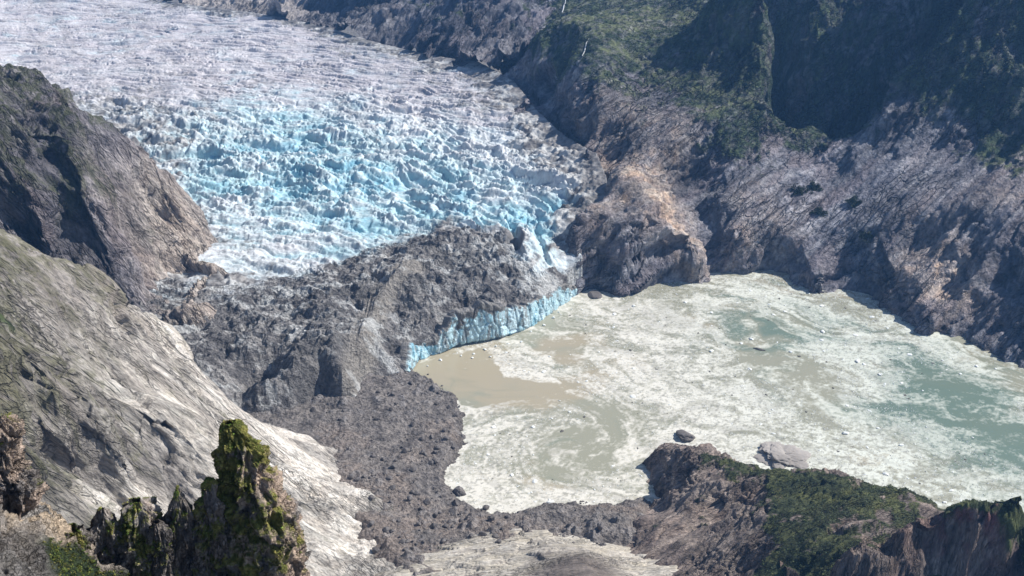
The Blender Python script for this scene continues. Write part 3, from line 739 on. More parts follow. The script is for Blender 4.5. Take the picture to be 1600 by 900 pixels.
# left buttress ---------------------------------------------------------------------
LB = CP([
 (0, 106, 330, .75, 0), (50, 118, 318, .7, 0), (110, 154, 286, .4, 0), (170, 195, 250, .3, 0), (205, 228, 212, .05, .2), (262, 270, 150, 0, .5), (300, 305, 112, 0, .6), (330, 360, 76, 0, .6), (334, 410, 68, 0, .8), (328, 440, 64, 0, .8), (308, 482, 58, 0, .8), (262, 502, 52, 0, .4),
 (-70, 130, 322, .6, 0), (380, 350, 30, 0, .2), (385, 430, 20, 0, .2), (360, 500, 10, 0, .2), (345, 300, 60, 0, .2),
 # face
 (60, 170, 292, .35, 0), (20, 240, 262, .45, 0), (100, 240, 248, .35, 0), (160, 250, 222, .1, .1), (200, 290, 176, .05, .3), (250, 330, 126, 0, .8), (290, 380, 84, 0, .9), (290, 440, 56, 0, .9), (250, 420, 78, 0, .6), (180, 325, 168, .5, .3), (130, 310, 196, .35, .1), (60, 330, 200, .15, 0), (120, 370, 150, 0, 0), (200, 380, 122, 0, .2), (170, 420, 108, 0, 0), (230, 460, 66, 0, .2), (60, 400, 150, 0, 0), (150, 470, 70, 0, 0), (220, 505, 58, 0, 0),
 (-100, 200, 320, .5, 0), (-150, 350, 240, .4, 0), (-250, 150, 360, .5, 0), (0, 450, 130, 0, 0),
])
LB = with_crest(LB, [(0, 106, 330, .75, 0), (50, 118, 318, .7, 0), (110, 154, 286, .4, 0), (170, 195, 250, .3, 0), (205, 228, 212, .05, .2), (262, 270, 150, 0, .5), (300, 305, 112, 0, .6)], 30, 18)
def tint_left(col, X, Y, Z, B, N):
    t = np.clip(B[..., 2], 0, 1)[..., None]
    warm = mix(np.array([.46, .385, .33]), np.array([.58, .51, .45]), sstep(-.3, .3, fbm2(X / 12, Y / 12, 4, .6, 311)))
    col = col * np.array([.66, .66, .70])
    gr = (sstep(.1, .55, B[..., 1] + .5 * fbm2(X / 26, Y / 20, 5, .65, 315)) * sstep(-.25, .25, fbm2(X / 4, Y / 4, 4, .7, 317) + .35 * B[..., 1]) * .8)[..., None]
    col = col * (1 - t) + warm * t
    return col * (1 - gr) + np.array([.075, .085, .042]) * gr
def build_left():
    ax = PY(300, 420, 1210) - PY(120, 190, 1235)
    hill('rock_buttress', LB, (-950, -250, 950, 1560), 1.6, ax, strike_mat('buttress_rock', ax, 3.6, 1.7, cracks=(15, .55), bump=1.0, rough=.9, spec=.2, var=(.58, 1.42), dist=6.0), 300, 'dark craggy buttress with a sunlit flank standing against the left edge of the glacier', 'cliff',
         [(18, 200, 60, 60, 2), (18, 150, 34, 34, 3), (9, 70, 21, 21, -1), (5, 140, 24, 24, -2), (2.0, 60, 9, 9, -2), (2.5, 24, 8, 8, -1), (9, 150, 22, 22, 0), (3, 60, 9, 9, 0), (3.5, 30, 6, 6, 4)], colfn=tint_left, below=10, vlump=.8, vsize=6, vbias=-.3)

# lower left slabs --------------------------------------------------------------------
DS = CP([
 (0, 366, 300, .8, 0), (60, 386, 288, .75, 0), (100, 405, 270, .6, 0), (150, 430, 244, .5, 0), (190, 458, 218, .3, 0), (232, 490, 192, .25, .5), (290, 540, 152, .1, .7), (322, 585, 124, .1, .5), (350, 612, 104, 0, .3), (400, 645, 76, 0, .6), (480, 702, 44, 0, .7), (545, 752, 20, 0, .8), (600, 812, 12, 0, .9), (640, 872, 8, 0, .9), (660, 920, 6, 0, .8),
 # hidden back side
 (470, 650, 0, 0, 0), (560, 720, -12, 0, 0), (640, 790, -15, 0, 0), (690, 870, -15, 0, 0),
 # face
 (30, 450, 280, .25, 0), (110, 480, 246, .2, 0), (180, 520, 206, .1, .3), (250, 560, 166, .05, .3), (60, 540, 250, .45, .1), (140, 570, 214, .3, .5), (220, 620, 166, .1, .8), (300, 650, 128, .0, .8), (380, 700, 80, 0, .7), (30, 610, 246, .6, .0), (90, 632, 224, .35, .3), (160, 640, 204, .2, .5), (230, 665, 170, .05, .6), (290, 700, 142, .0, .6), (335, 730, 112, 0, .7), (90, 720, 180, .25, 0), (160, 735, 158, .05, 0), (230, 745, 136, 0, 0), (300, 752, 112, .0, .1), (40, 680, 232, .55, 0), (60, 690, 205, .4, 0), (120, 690, 190, .15, 0), (190, 700, 165, .05, 0), (260, 715, 140, 0, 0), (230, 775, 130, 0, 1), (140, 770, 164, 0, .8), (320, 760, 108, 0, 1), (420, 770, 66, 0, 1), (500, 800, 34, 0, 1), (560, 850, 16, 0, 1), (480, 860, 38, 0, 1), (400, 850, 70, 0, 1), (300, 840, 106, 0, 1), (200, 830, 150, 0, 1), (100, 830, 190, 0, 1),
 (560, 930, 16, 0, 1), (400, 940, 64, 0, 1), (200, 950, 150, 0, 1), (0, 800, 226, .1, .5), (0, 950, 236, 0, .5), (-150, 500, 330, .5, 0), (-200, 700, 300, .4, 0), (-200, 900, 300, .3, 0), (300, 1050, 100, 0, 1), (600, 1050, 10, 0, 1),
])
DS = with_crest(DS, [(0, 366, 300, .8, 0), (60, 386, 288, .75, 0), (100, 405, 270, .6, 0), (150, 430, 244, .5, 0), (190, 458, 218, .3, 0), (232, 490, 192, .25, .5), (290, 540, 152, .1, .7), (322, 585, 124, .1, .5), (350, 612, 104, 0, .3), (400, 645, 76, 0, .6)], 30, 20)
SLAB = np.array([[.44, .40, .36], [.31, .28, .25], [.54, .50, .45], [.39, .335, .285]])
def tint_slab(col, X, Y, Z, B, N):
    t = np.clip(B[..., 2] + .15 * fbm2(X / 30, Y / 30, 3, .5, 331), 0, 1)[..., None]
    dark = col * np.array([.55, .555, .575])
    gr = (sstep(.05, .5, B[..., 1] + .5 * fbm2(X / 22, Y / 16, 5, .65, 335)) * sstep(-.25, .25, fbm2(X / 3, Y / 3, 4, .7, 337) + .4 * B[..., 1]) * .62)[..., None]
    st = fbm3(aniso(np.stack([X, Y, Z], -1), AX_D, 160, 5, 5), 4, .6, 333)
    lite = mix(np.array([.47, .43, .385]), np.array([.60, .57, .525]), sstep(-.3, .4, st))
    bands = fbm3(aniso(np.stack([X, Y, Z], -1), AX_D, 260, 22, 22), 4, .6, 339)
    lite = lite * (1.12 - .45 * sstep(-.05, .35, bands) + .16 * sstep(-.1, -.45, bands))[..., None]
    lite = lite * (.15 + .85 * (col.mean(-1, keepdims=True) / .40))
    lite = lite * (1 - .6 * sstep(.22, .5, st)[..., None]) + np.array([.22, .20, .18]) * .6 * sstep(.22, .5, st)[..., None]
    c = dark * (1 - t) + lite * t
    return c * (1 - gr) + np.array([.115, .115, .055]) * gr
AX_D = P(480, 800, 42) - P(180, 560, 196)
def build_slabs():
    return hill('rock_slab_hill', DS, (-620, -60, 420, 930), 1.0, AX_D, strike_mat('streaked_slab', AX_D, 1.8, 3.0, cracks=(10, .5), bump=.9, rough=.85, spec=.25, var=(.62, 1.32), dist=3.0), 350, 'pale ice-smoothed slab slope with dark streaks falling towards the moraine', 'hillside',
         [(12, 190, 40, 40, 3), (4.5, 90, 20, 20, -1), (3.4, 150, 17, 17, -2), (1.3, 60, 5.5, 5.5, -2), (2.6, 260, 16, 16, 0), (1.8, 60, 6, 6, 0), (1.0, 24, 3.6, 3.6, -1), (1.5, 40, 4, 4, 4)], pal=SLAB, colfn=tint_slab, below=-16, vlump=.9, vsize=3.5, step=10, collen=(90., 7., 7.), vbias=-.25)

# front lip ---------------------------------------------------------------------------
FS = CP([(600, 900, 12, 0, .8), (640, 880, 13, 0, 1), (700, 860, 18, 0, 1), (740, 851, 22, 0, 1), (800, 843, 26, 0, 1), (870, 842, 27, 0, 1), (930, 852, 26, 0, 1), (1000, 868, 26, 0, 1), (1060, 880, 28, 0, 1), (1100, 895, 26, 0, .8),
 (700, 835, 2, 0, .5), (820, 818, 4, 0, .5), (960, 835, 4, 0, .5), (1080, 860, 6, 0, .5), (590, 870, -4, 0, .5), (560, 900, -6, 0, .5),
 (700, 890, 20, 0, 1), (800, 880, 30, 0, 1), (860, 885, 40, 0, .1), (900, 873, 46, 0, 0), (950, 890, 40, 0, .1), (1000, 895, 34, 0, 1), (640, 930, 14, 0, 1), (780, 930, 36, 0, 1), (900, 930, 52, 0, 0), (1020, 930, 46, 0, .8), (1120, 940, 46, 0, .6), (900, 1050, 60, 0, .3), (650, 1050, 20, 0, .6), (1150, 1050, 70, 0, .4)])
def tint_lip(col, X, Y, Z, B, N):
    t = np.clip(B[..., 2], 0, 1)[..., None]
    st = fbm3(aniso(np.stack([X, Y, Z], -1), (1, .1, 0), 50, 4, 4), 4, .6, 343)
    lite = mix(np.array([.50, .455, .38]), np.array([.58, .54, .48]), sstep(-.3, .3, st))
    lite = lite * (1 - .6 * sstep(.2, .45, st)[..., None]) + np.array([.30, .26, .22]) * .6 * sstep(.2, .45, st)[..., None]
    dk = np.array([.17, .145, .13]) * (1 + .3 * st[..., None])
    return dk * (1 - t) + lite * t
def build_lip():
    hill('rock_lip_hill', FS, (-160, 200, 480, 760), .9, (1, .1, .05), strike_mat('lip_rock', (1, .1, .05), 1.4, 5.0, cracks=(5, .5), bump=.8, rough=.85, spec=.25, var=(.7, 1.25), dist=2.0), 380, 'cream coloured smooth rock lip with a dark mound below the moraine', 'hillside',
         [(3.0, 60, 14, 14, 3), (1.6, 30, 8, 8, -1), (1.3, 40, 6, 6, 0), (.7, 14, 3, 3, 3)], colfn=tint_lip, below=1, step=8)

# headland ------------------------------------------------------------------------------
HD = CP([
 (1010, 785, -2, 0, .2), (1015, 745, -2, 0, .2), (1012, 715, -1, 0, .2), (985, 790, -2, 0, .2), (1050, 678, -2, 0, 0), (1110, 690, -12, 0, 0), (1180, 706, -20, 0, 0), (1240, 716, -16, 0, 0), (1150, 690, -30, 0, 0), (1000, 700, -25, 0, 0), (1100, 665, -25, 0, 0), (960, 770, -20, 0, 0),
 (1018, 702, 14, 0, .3), (1050, 690, 24, 0, .4), (1095, 694, 30, 0, .4), (1120, 706, 38, .2, .5), (1180, 722, 52, .7, .1), (1240, 732, 62, 1, 0), (1300, 738, 68, 1, 0), (1400, 760, 66, 1, 0), (1462, 778, 56, 1, 0),
 (1560, 800, -5, .5, 0), (1620, 860, 10, .3, 0), (1500, 820, 40, .5, 0),
 (1040, 730, 28, 0, .2), (1060, 760, 34, 0, .5), (1040, 790, 22, 0, .3), (1100, 740, 48, 0, .5), (1150, 770, 58, .1, .6), (1100, 800, 44, 0, .5), (1160, 820, 60, .1, .4), (1200, 770, 68, .85, .1), (1260, 770, 80, 1, 0), (1330, 780, 88, 1, 0), (1400, 790, 84, 1, 0), (1440, 795, 76, 1, 0), (1250, 800, 84, .75, .1), (1200, 800, 74, .4, .3), (1300, 820, 100, .95, 0), (1360, 815, 100, 1, 0), (1390, 815, 92, .9, 0),
 (1000, 830, 26, 0, .3), (1060, 840, 38, 0, .2), (1000, 862, 28, 0, .2), (1090, 880, 42, 0, .3), (1120, 860, 52, 0, .6), (1200, 850, 78, .35, .5), (1170, 885, 66, .2, .5), (1260, 870, 94, .8, .1), (1300, 850, 106, .8, 0), (1250, 895, 90, .6, 0), (1130, 950, 60, 0, .3), (1250, 960, 96, .5, 0), (1000, 920, 30, 0, 0), (980, 800, 20, 0, .1), (960, 840, 10, 0, .1),
])
HD = with_crest(HD, [(1095, 694, 30, 0, .4), (1120, 706, 38, .2, .5), (1180, 722, 52, .7, .1), (1240, 732, 62, 1, 0), (1300, 738, 68, 1, 0), (1400, 760, 66, 1, 0), (1462, 778, 56, 1, 0)], 18, 14)
# the near dark ridge is its own hill
RG = CP([
 (1290, 905, 104, .1, 0), (1310, 868, 128, .1, 0), (1338, 842, 140, .1, .4), (1370, 846, 140, .15, 0), (1400, 822, 148, .2, .2), (1440, 800, 156, .3, .3), (1475, 785, 162, .5, .6), (1500, 775, 166, .8, .5), (1530, 772, 168, .9, .3), (1560, 778, 170, .6, .8), (1600, 774, 176, .9, 0), (1700, 770, 186, .8, 0),
 (1262, 890, 82, .1, 0),
 (1350, 870, 130, .05, 0), (1400, 860, 133, .1, .1), (1450, 840, 139, .3, .2), (1500, 830, 146, .05, 1), (1550, 815, 156, .05, 1), (1590, 810, 154, .35, .3), (1330, 900, 120, .2, 0), (1400, 900, 118, .4, .1), (1470, 880, 127, .35, .2), (1530, 860, 137, .2, .4), (1590, 850, 136, .4, .2),
 (1350, 960, 101, .4, 0), (1450, 960, 99, .4, 0), (1550, 950, 97, .4, 0), (1700, 850, 134, .5, 0), (1750, 950, 90, .5, 0), (1500, 1100, 40, .5, 0), (1300, 1000, 95, .5, 0),
])
RG = with_crest(RG, [(1310, 868, 128, .2, 0), (1338, 842, 140, .1, .4), (1370, 846, 140, .15, 0), (1400, 822, 148, .2, .2), (1440, 800, 156, .3, .3), (1475, 785, 162, .5, .6), (1500, 775, 166, .8, .5), (1530, 772, 168, .9, .3), (1560, 778, 170, .6, .8), (1600, 774, 176, .9, 0)], 12, 12)
HROCK = np.array([[.235, .19, .17], [.165, .14, .13], [.36, .30, .265], [.30, .225, .185]])
def tint_head(col, X, Y, Z, B, N):
    t = (np.clip(B[..., 2], 0, 1) * sstep(-.2, .35, fbm2(X / 22, Y / 22, 5, .65, 351)))[..., None]
    return col * (1 - t) + np.array([.43, .36, .31]) * t
def tint_ridge(col, X, Y, Z, B, N):
    t = (np.clip(B[..., 2], 0, 1) * sstep(-.25, .25, fbm2(X / 16, Y / 16, 5, .65, 361)))[..., None]
    col = col * .72
    return col * (1 - t) + np.array([.17, .075, .075]) * t
def build_head():
    a = hill('headland_hill', HD, (60, 460, 520, 960), .9, (1, .45, .15), strike_mat('headland_rock', (1, .45, .15), 1.8, 3.0, cracks=(7, .5), bump=1.0, rough=.9, spec=.2, var=(.6, 1.4), dist=3.2), 400, 'brown rock headland with a dark green shrubby top jutting into the lake', 'headland',
         [(9, 90, 26, 26, 2), (4, 50, 15, 15, -1), (2.6, 60, 11, 11, -2), (4, 70, 15, 15, 0), (1.8, 26, 6, 6, 0), (1.6, 24, 5, 5, 4)], pal=HROCK, colfn=tint_head, below=-20, vlump=.8, vsize=4.5, step=9, dz=-2, vedge=.8, vbias=-.2, vtone=(1.7, 1.4, 1.4), collen=(40., 8., 8.))
    b = hill('ridge_hill', RG, (210, 560, 440, 720), .75, (.3, .5, .8), strike_mat('ridge_rock', (.3, .5, .8), 1.6, 3.0, cracks=(5, .6), bump=1.0, rough=.9, spec=.2, var=(.6, 1.4), dist=2.6), 430, 'dark reddish ridge with scattered bushes closing the view below the headland', 'ridge',
         [(6, 50, 20, 20, 2), (3, 30, 11, 11, -1), (1.6, 40, 9, 9, 0), (.8, 12, 3.2, 3.2, 0), (1.1, 14, 4, 4, 4)], pal=HROCK, colfn=tint_ridge, below=70, vlump=1.2, vsize=3.5, step=8, dz=-3, vedge=.5, vbias=.12, vtone=(1.6, 1.4, 1.3), collen=(30., 6., 6.))
    return a, b

# lake ------------------------------------------------------------------------------------
def build_lake():
    s = 1.15
    X, Y = grid(-160, 800, 600, 1420, s)
    # px, py, foam, teal
    L = CP([(680, 590, 0, -.6, 0), (740, 600, 0, -.75, 0), (820, 605, 0, -.7, 0), (870, 604, 0, -.55, 0), (700, 565, 0, -.35, 0), (780, 548, 0, .25, 0), (775, 572, 0, .5, 0), (835, 588, 0, .45, 0), (850, 540, 0, -.1, 0), (900, 500, 0, .1, 0), (860, 560, 0, .05, 0), (940, 470, 0, .2, -.1), (960, 520, 0, .35, 0),
            (740, 660, 0, .55, 0), (790, 650, 0, .35, 0), (870, 640, 0, .2, 0), (930, 610, 0, .2, 0), (760, 720, 0, .65, 0), (740, 770, 0, .6, 0), (830, 700, 0, .25, 0), (890, 690, 0, -.55, .1), (930, 700, 0, -.1, 0), (860, 740, 0, -.05, .1), (960, 650, 0, -.35, 0), (970, 720, 0, .1, 0), (900, 760, 0, .3, 0), (830, 775, 0, .5, 0), (980, 765, 0, .4, 0), (900, 660, 0, .3, 0),
            (1000, 560, 0, .4, 0), (1000, 620, 0, .45, 0), (1040, 660, 0, .5, 0), (1060, 600, 0, .45, 0), (1050, 500, 0, .35, 0), (1100, 450, 0, .25, .05), (1150, 436, 0, .3, 0), (1120, 560, 0, .4, 0), (1130, 640, 0, .5, 0),
            (1200, 500, 0, 0, .34), (1250, 510, 0, .03, .3), (1150, 520, 0, .05, .5), (1290, 520, 0, .2, .5), (1200, 460, 0, .35, .2), (1180, 560, 0, -.15, .2), (1280, 600, 0, -.4, .1), (1260, 575, 0, -.15, .1), (1300, 630, 0, -.15, .1), (1230, 610, 0, .25, 0), (1320, 560, 0, .6, .1), (1330, 610, 0, .6, .1), (1290, 540, 0, .5, .2), (1350, 520, 0, .4, .1), (1300, 480, 0, .3, .1),
            (1380, 580, 0, .35, .3), (1420, 560, 0, .15, .7), (1480, 590, 0, -.1, .9), (1530, 620, 0, -.45, 1.1), (1570, 680, 0, -.55, 1.2), (1500, 560, 0, .25, .3), (1560, 580, 0, .0, .2), (1590, 600, 0, -.4, .1), (1540, 560, 0, -.3, .1), (1400, 640, 0, .15, .8), (1460, 660, 0, .15, .7), (1520, 700, 0, .2, .6), (1590, 640, 0, .3, .5), (1590, 740, 0, .25, .5), (1540, 740, 0, .2, .3),
            (1360, 680, 0, .35, .1), (1300, 700, 0, .45, 0), (1420, 720, 0, .4, 0), (1200, 680, 0, .4, 0), (1480, 760, 0, .2, .05), (1250, 650, 0, .4, 0), (1400, 510, 0, .3, 0), (1700, 700, 0, .0, .8), (1700, 640, 0, 0, .3)])
    B = coarse_eval(TPS(L, .0005), X, Y, 8)
    F, Tl = B[..., 1], B[..., 2] + .2 * sstep(150, 520, X)
    c1 = P(890, 690, 0)
    POOL = [P(*q, 0) for q in ((650, 585), (662, 566), (705, 556), (752, 545), (768, 552), (786, 588), (840, 598), (905, 601), (868, 613), (800, 624), (745, 638), (722, 634), (700, 612))]
    sdp = sdist(X, Y, POOL) + 5 * fbm2(X / 16, Y / 12, 5, .6, 51)
    pool = sstep(-3, 3, sdp)
    ring = np.exp(-(np.minimum(sdp, 0) / 26) ** 2) * (sdp < 0)
    F = np.where(pool > 0, F, F) + .35 * ring
    F = F * (1 - pool) - .9 * pool
    x, y = X.astype(f32), Y.astype(f32)
    wa = fbm2(x / 120, y / 120, 3, .5, 3); wb = fbm2(x / 120, y / 120, 3, .5, 8)
    # eddy: rotate the sampling coordinates around the swirl centre
    dx, dy = x - c1[0], y - c1[1]; r = np.hypot(dx, dy)
    th = 2.1 * np.exp(-(r / 75) ** 2)
    ex = c1[0] + dx * np.cos(th) - dy * np.sin(th); ey = c1[1] + dx * np.sin(th) + dy * np.cos(th)
    sx = ex + 40 * wa; sy = ey + 40 * wb
    sx = sx + 12 * fbm2(sx / 25, sy / 25, 3, .5, 12); sy = sy + 12 * fbm2(sx / 25, sy / 25, 3, .5, 16)
    u, v = sx * .83 - sy * .55, sx * .55 + sy * .83
    n = .55 * fbm2(u / 60, v / 26, 6, .62, 21) + .45 * (ridge2(u / 34, v / 16, 5, .6, 25) - .45)
    fine = fbm2(x / 3.2, y / 3.2, 3, .7, 31)
    chips = fbm2(x / 2.6, y / 2.2, 2, .6, 35); gaps = fbm2(x / 7, y / 5, 4, .7, 37)
    foam = sstep(-.36, .38, n * 1.15 + F * .85 + .34 * fine + .25 * fbm2(x / 9, y / 7, 4, .7, 33) - .06)
    silt = np.array([.37, .325, .235]); silt2 = np.array([.30, .295, .225]); teal = np.array([.115, .18, .148]); white = np.array([.66, .645, .595])
    base = mix(silt, silt2, sstep(-.25, .3, fbm2(x / 90, y / 60, 4, .5, 41) + .8 * sstep(4, 40, -sdp) - .3))
    tl = .85 * sstep(.05, .85, Tl + .40 * fbm2(u / 50, v / 25, 4, .6, 43))[..., None]
    base = base * (1 - tl) + teal * tl
    fo = (foam * (1 - .50 * sstep(.05, .42, gaps + .45 * chips)))[..., None] * (1 - .40 * tl)
    wc = white * (1 - .22 * sstep(-.1, .5, fbm2(u / 28, v / 16, 5, .65, 45))[..., None]) * mix(np.array([1, .985, .955]), np.array([.94, 1.0, .97]), sstep(100, 450, X))
    col = base * (1 - fo) + wc * fo
    sp = (sstep(.30, .55, chips) * sstep(0.0, .5, F) * .55)[..., None]
    col = col * (1 - sp) + np.array([.20, .195, .175]) * sp
    Z = .10 * foam + .05 * fine * foam
    m, nt, b = nodes_of('silty_water')
    at = nt.nodes.new('ShaderNodeAttribute'); at.attribute_name = 'Col'
    af = nt.nodes.new('ShaderNodeAttribute'); af.attribute_name = 'foam'
    nt.links.new(at.outputs['Color'], b.inputs['Base Color'])
    mr = nt.nodes.new('ShaderNodeMapRange'); mr.inputs[3].default_value = .22; mr.inputs[4].default_value = .8
    nt.links.new(af.outputs['Fac'], mr.inputs[0]); nt.links.new(mr.outputs[0], b.inputs['Roughness'])
    b.inputs['Specular IOR Level'].default_value = .4
    tc = nt.nodes.new('ShaderNodeTexCoord'); nz = noise_node(nt, .5, 5, .65, tc.outputs['Object'])
    bp = nt.nodes.new('ShaderNodeBump'); bp.inputs['Strength'].default_value = .12; bp.inputs['Distance'].default_value = .6
    nt.links.new(nz.outputs[0], bp.inputs['Height']); nt.links.new(bp.outputs[0], b.inputs['Normal'])
    V = np.stack([X, Y, Z], -1).reshape(-1, 3)
    Fc = grid_faces(np.ones(X.shape, bool))
    add('lake_water', make_mesh('lake_water', V, Fc, m, col.reshape(-1, 3), attrs={'foam': foam.reshape(-1)}), label='silty green and beige glacial lake streaked with white foam and brash ice', cat='lake', kind='structure')
    return X, Y, F, foam

# ------------------------------------------------------------------ scattered pieces
def ico(sub=1):
    import bmesh
    bm = bmesh.new(); bmesh.ops.create_icosphere(bm, subdivisions=sub, radius=1.0)
    v = np.array([q.co[:] for q in bm.verts], f32); f = np.array([[w.index for w in q.verts] for q in bm.faces], np.int32)
    bm.free(); return v, f

def rock_mesh(name, mat, seed, flat=.7, sub=3, rough=.35, facet=True, cuts=7):
    v, f = ico(sub)
    r = 1 + rough * fbm3((v[:, 0] * 1.3, v[:, 1] * 1.3, v[:, 2] * 1.3), 4, .55, seed)
    rg = np.random.default_rng(seed)
    for _ in range(cuts):                                # planar breaks
        n = rg.normal(size=3); n /= np.linalg.norm(n); d = rg.uniform(.55, .85)
        k = v @ n * r
        r = np.where(k > d, r * d / np.maximum(k, 1e-3), r)
    v = v * r[:, None] * np.array([1, rg.uniform(.7, .95), flat])
    v[:, 2] -= v[:, 2].min() * .55
    v[:, 2] -= .25 * flat
    return make_mesh(name, v, f, mat, smooth=not facet)

def blob_cloud(pts, size, rng, sub=0, flat=1.0, jitter=.35):
    """many small lumps in one mesh (stuff)"""
    v, f = ico(max(1, sub)) if sub else (np.array([[1, 0, -.3], [-.5, .87, -.3], [-.5, -.87, -.3], [.3, .2, .8]], f32), np.array([[0, 1, 3], [1, 2, 3], [2, 0, 3]], np.int32))
    n = len(pts)
    a = rng.uniform(0, 6.28, n); ca, sa = np.cos(a), np.sin(a)
    vv = np.repeat(v[None], n, 0) * (1 + jitter * rng.uniform(-1, 1, (n, len(v), 3)))
    sc = size[:, None, None] * np.stack([rng.uniform(.6, 1.4, n), rng.uniform(.6, 1.4, n), flat * rng.uniform(.6, 1.3, n)], 1)[:, None, :]
    vv = vv * sc
    x = vv[..., 0] * ca[:, None] - vv[..., 1] * sa[:, None]; y = vv[..., 0] * sa[:, None] + vv[..., 1] * ca[:, None]
    V = np.stack([x, y, vv[..., 2]], -1) + pts[:, None, :]
    F = (f[None] + (np.arange(n) * len(v))[:, None, None]).reshape(-1, 3)
    return V.reshape(-1, 3), F, len(v)

def leaf_cloud(pts, nrm, size, rng, per=14, leaf=.45, cols=None):
    """foliage clumps: `per` small random triangles spread through each clump's dome"""
    n = len(pts)
    d = rng.normal(size=(n, per, 3)); d /= np.linalg.norm(d, axis=-1, keepdims=True)
    d[..., 2] = np.abs(d[..., 2]) * .9
    r = rng.uniform(.35, 1.0, (n, per, 1)) ** .5
    c = pts[:, None] + d * r * size[:, None, None] * np.array([1, 1, .85])
    t1 = rng.normal(size=(n, per, 3)); t1 /= np.linalg.norm(t1, axis=-1, keepdims=True)
    t2 = np.cross(t1, d + .3 * rng.normal(size=d.shape)); t2 /= np.linalg.norm(t2, axis=-1, keepdims=True) + 1e-6
    L = (leaf * size)[:, None, None] * rng.uniform(.6, 1.3, (n, per, 1))
    V = np.stack([c - t1 * L, c + t1 * L * .9 + t2 * L * .3, c + t2 * L * 1.2], 2)
    F = np.arange(n * per * 3, dtype=np.int32).reshape(-1, 3)
    col = None
    if cols is not None:
        col = np.repeat(cols[:, None, :], per * 3, 1).reshape(n, per, 3, 3) * rng.uniform(.6, 1.45, (n, per, 1, 1))
        col = col.reshape(-1, 3)
    return V.reshape(-1, 3), F, col

def sample_grid(info, n, rng, cond, screen=True):
    X, Y, Pd, vg = info
    ok = np.argwhere(cond(X, Y, Pd, vg))
    if len(ok) == 0: return np.zeros((0, 3))
    k = ok[rng.integers(0, len(ok), n)]
    return Pd[k[:, 0], k[:, 1]]

def scatter_shrubs(name, info, n, size, label, rng, cond, per=14, tone=1.0):
    p = sample_grid(info, n, rng, cond)
    sx, sy = toscreen(p[:, 0], p[:, 1], p[:, 2])
    p = p[(sx > -80) & (sx < 1680) & (sy > -60) & (sy < 960)]
    sz = rng.uniform(size[0], size[1], len(p)) * (.7 + .6 * rng.random(len(p)) ** 3)
    cl = VEG[rng.integers(0, 3, len(p))] * np.array([1.12, 1.04, .98]) * tone
    V, F, c = leaf_cloud(p, None, sz, rng, per, .42, cl)
    return add(name, make_mesh(name, V, F, M_LEAF, c, smooth=False), label=label, cat='shrubs', kind='stuff')

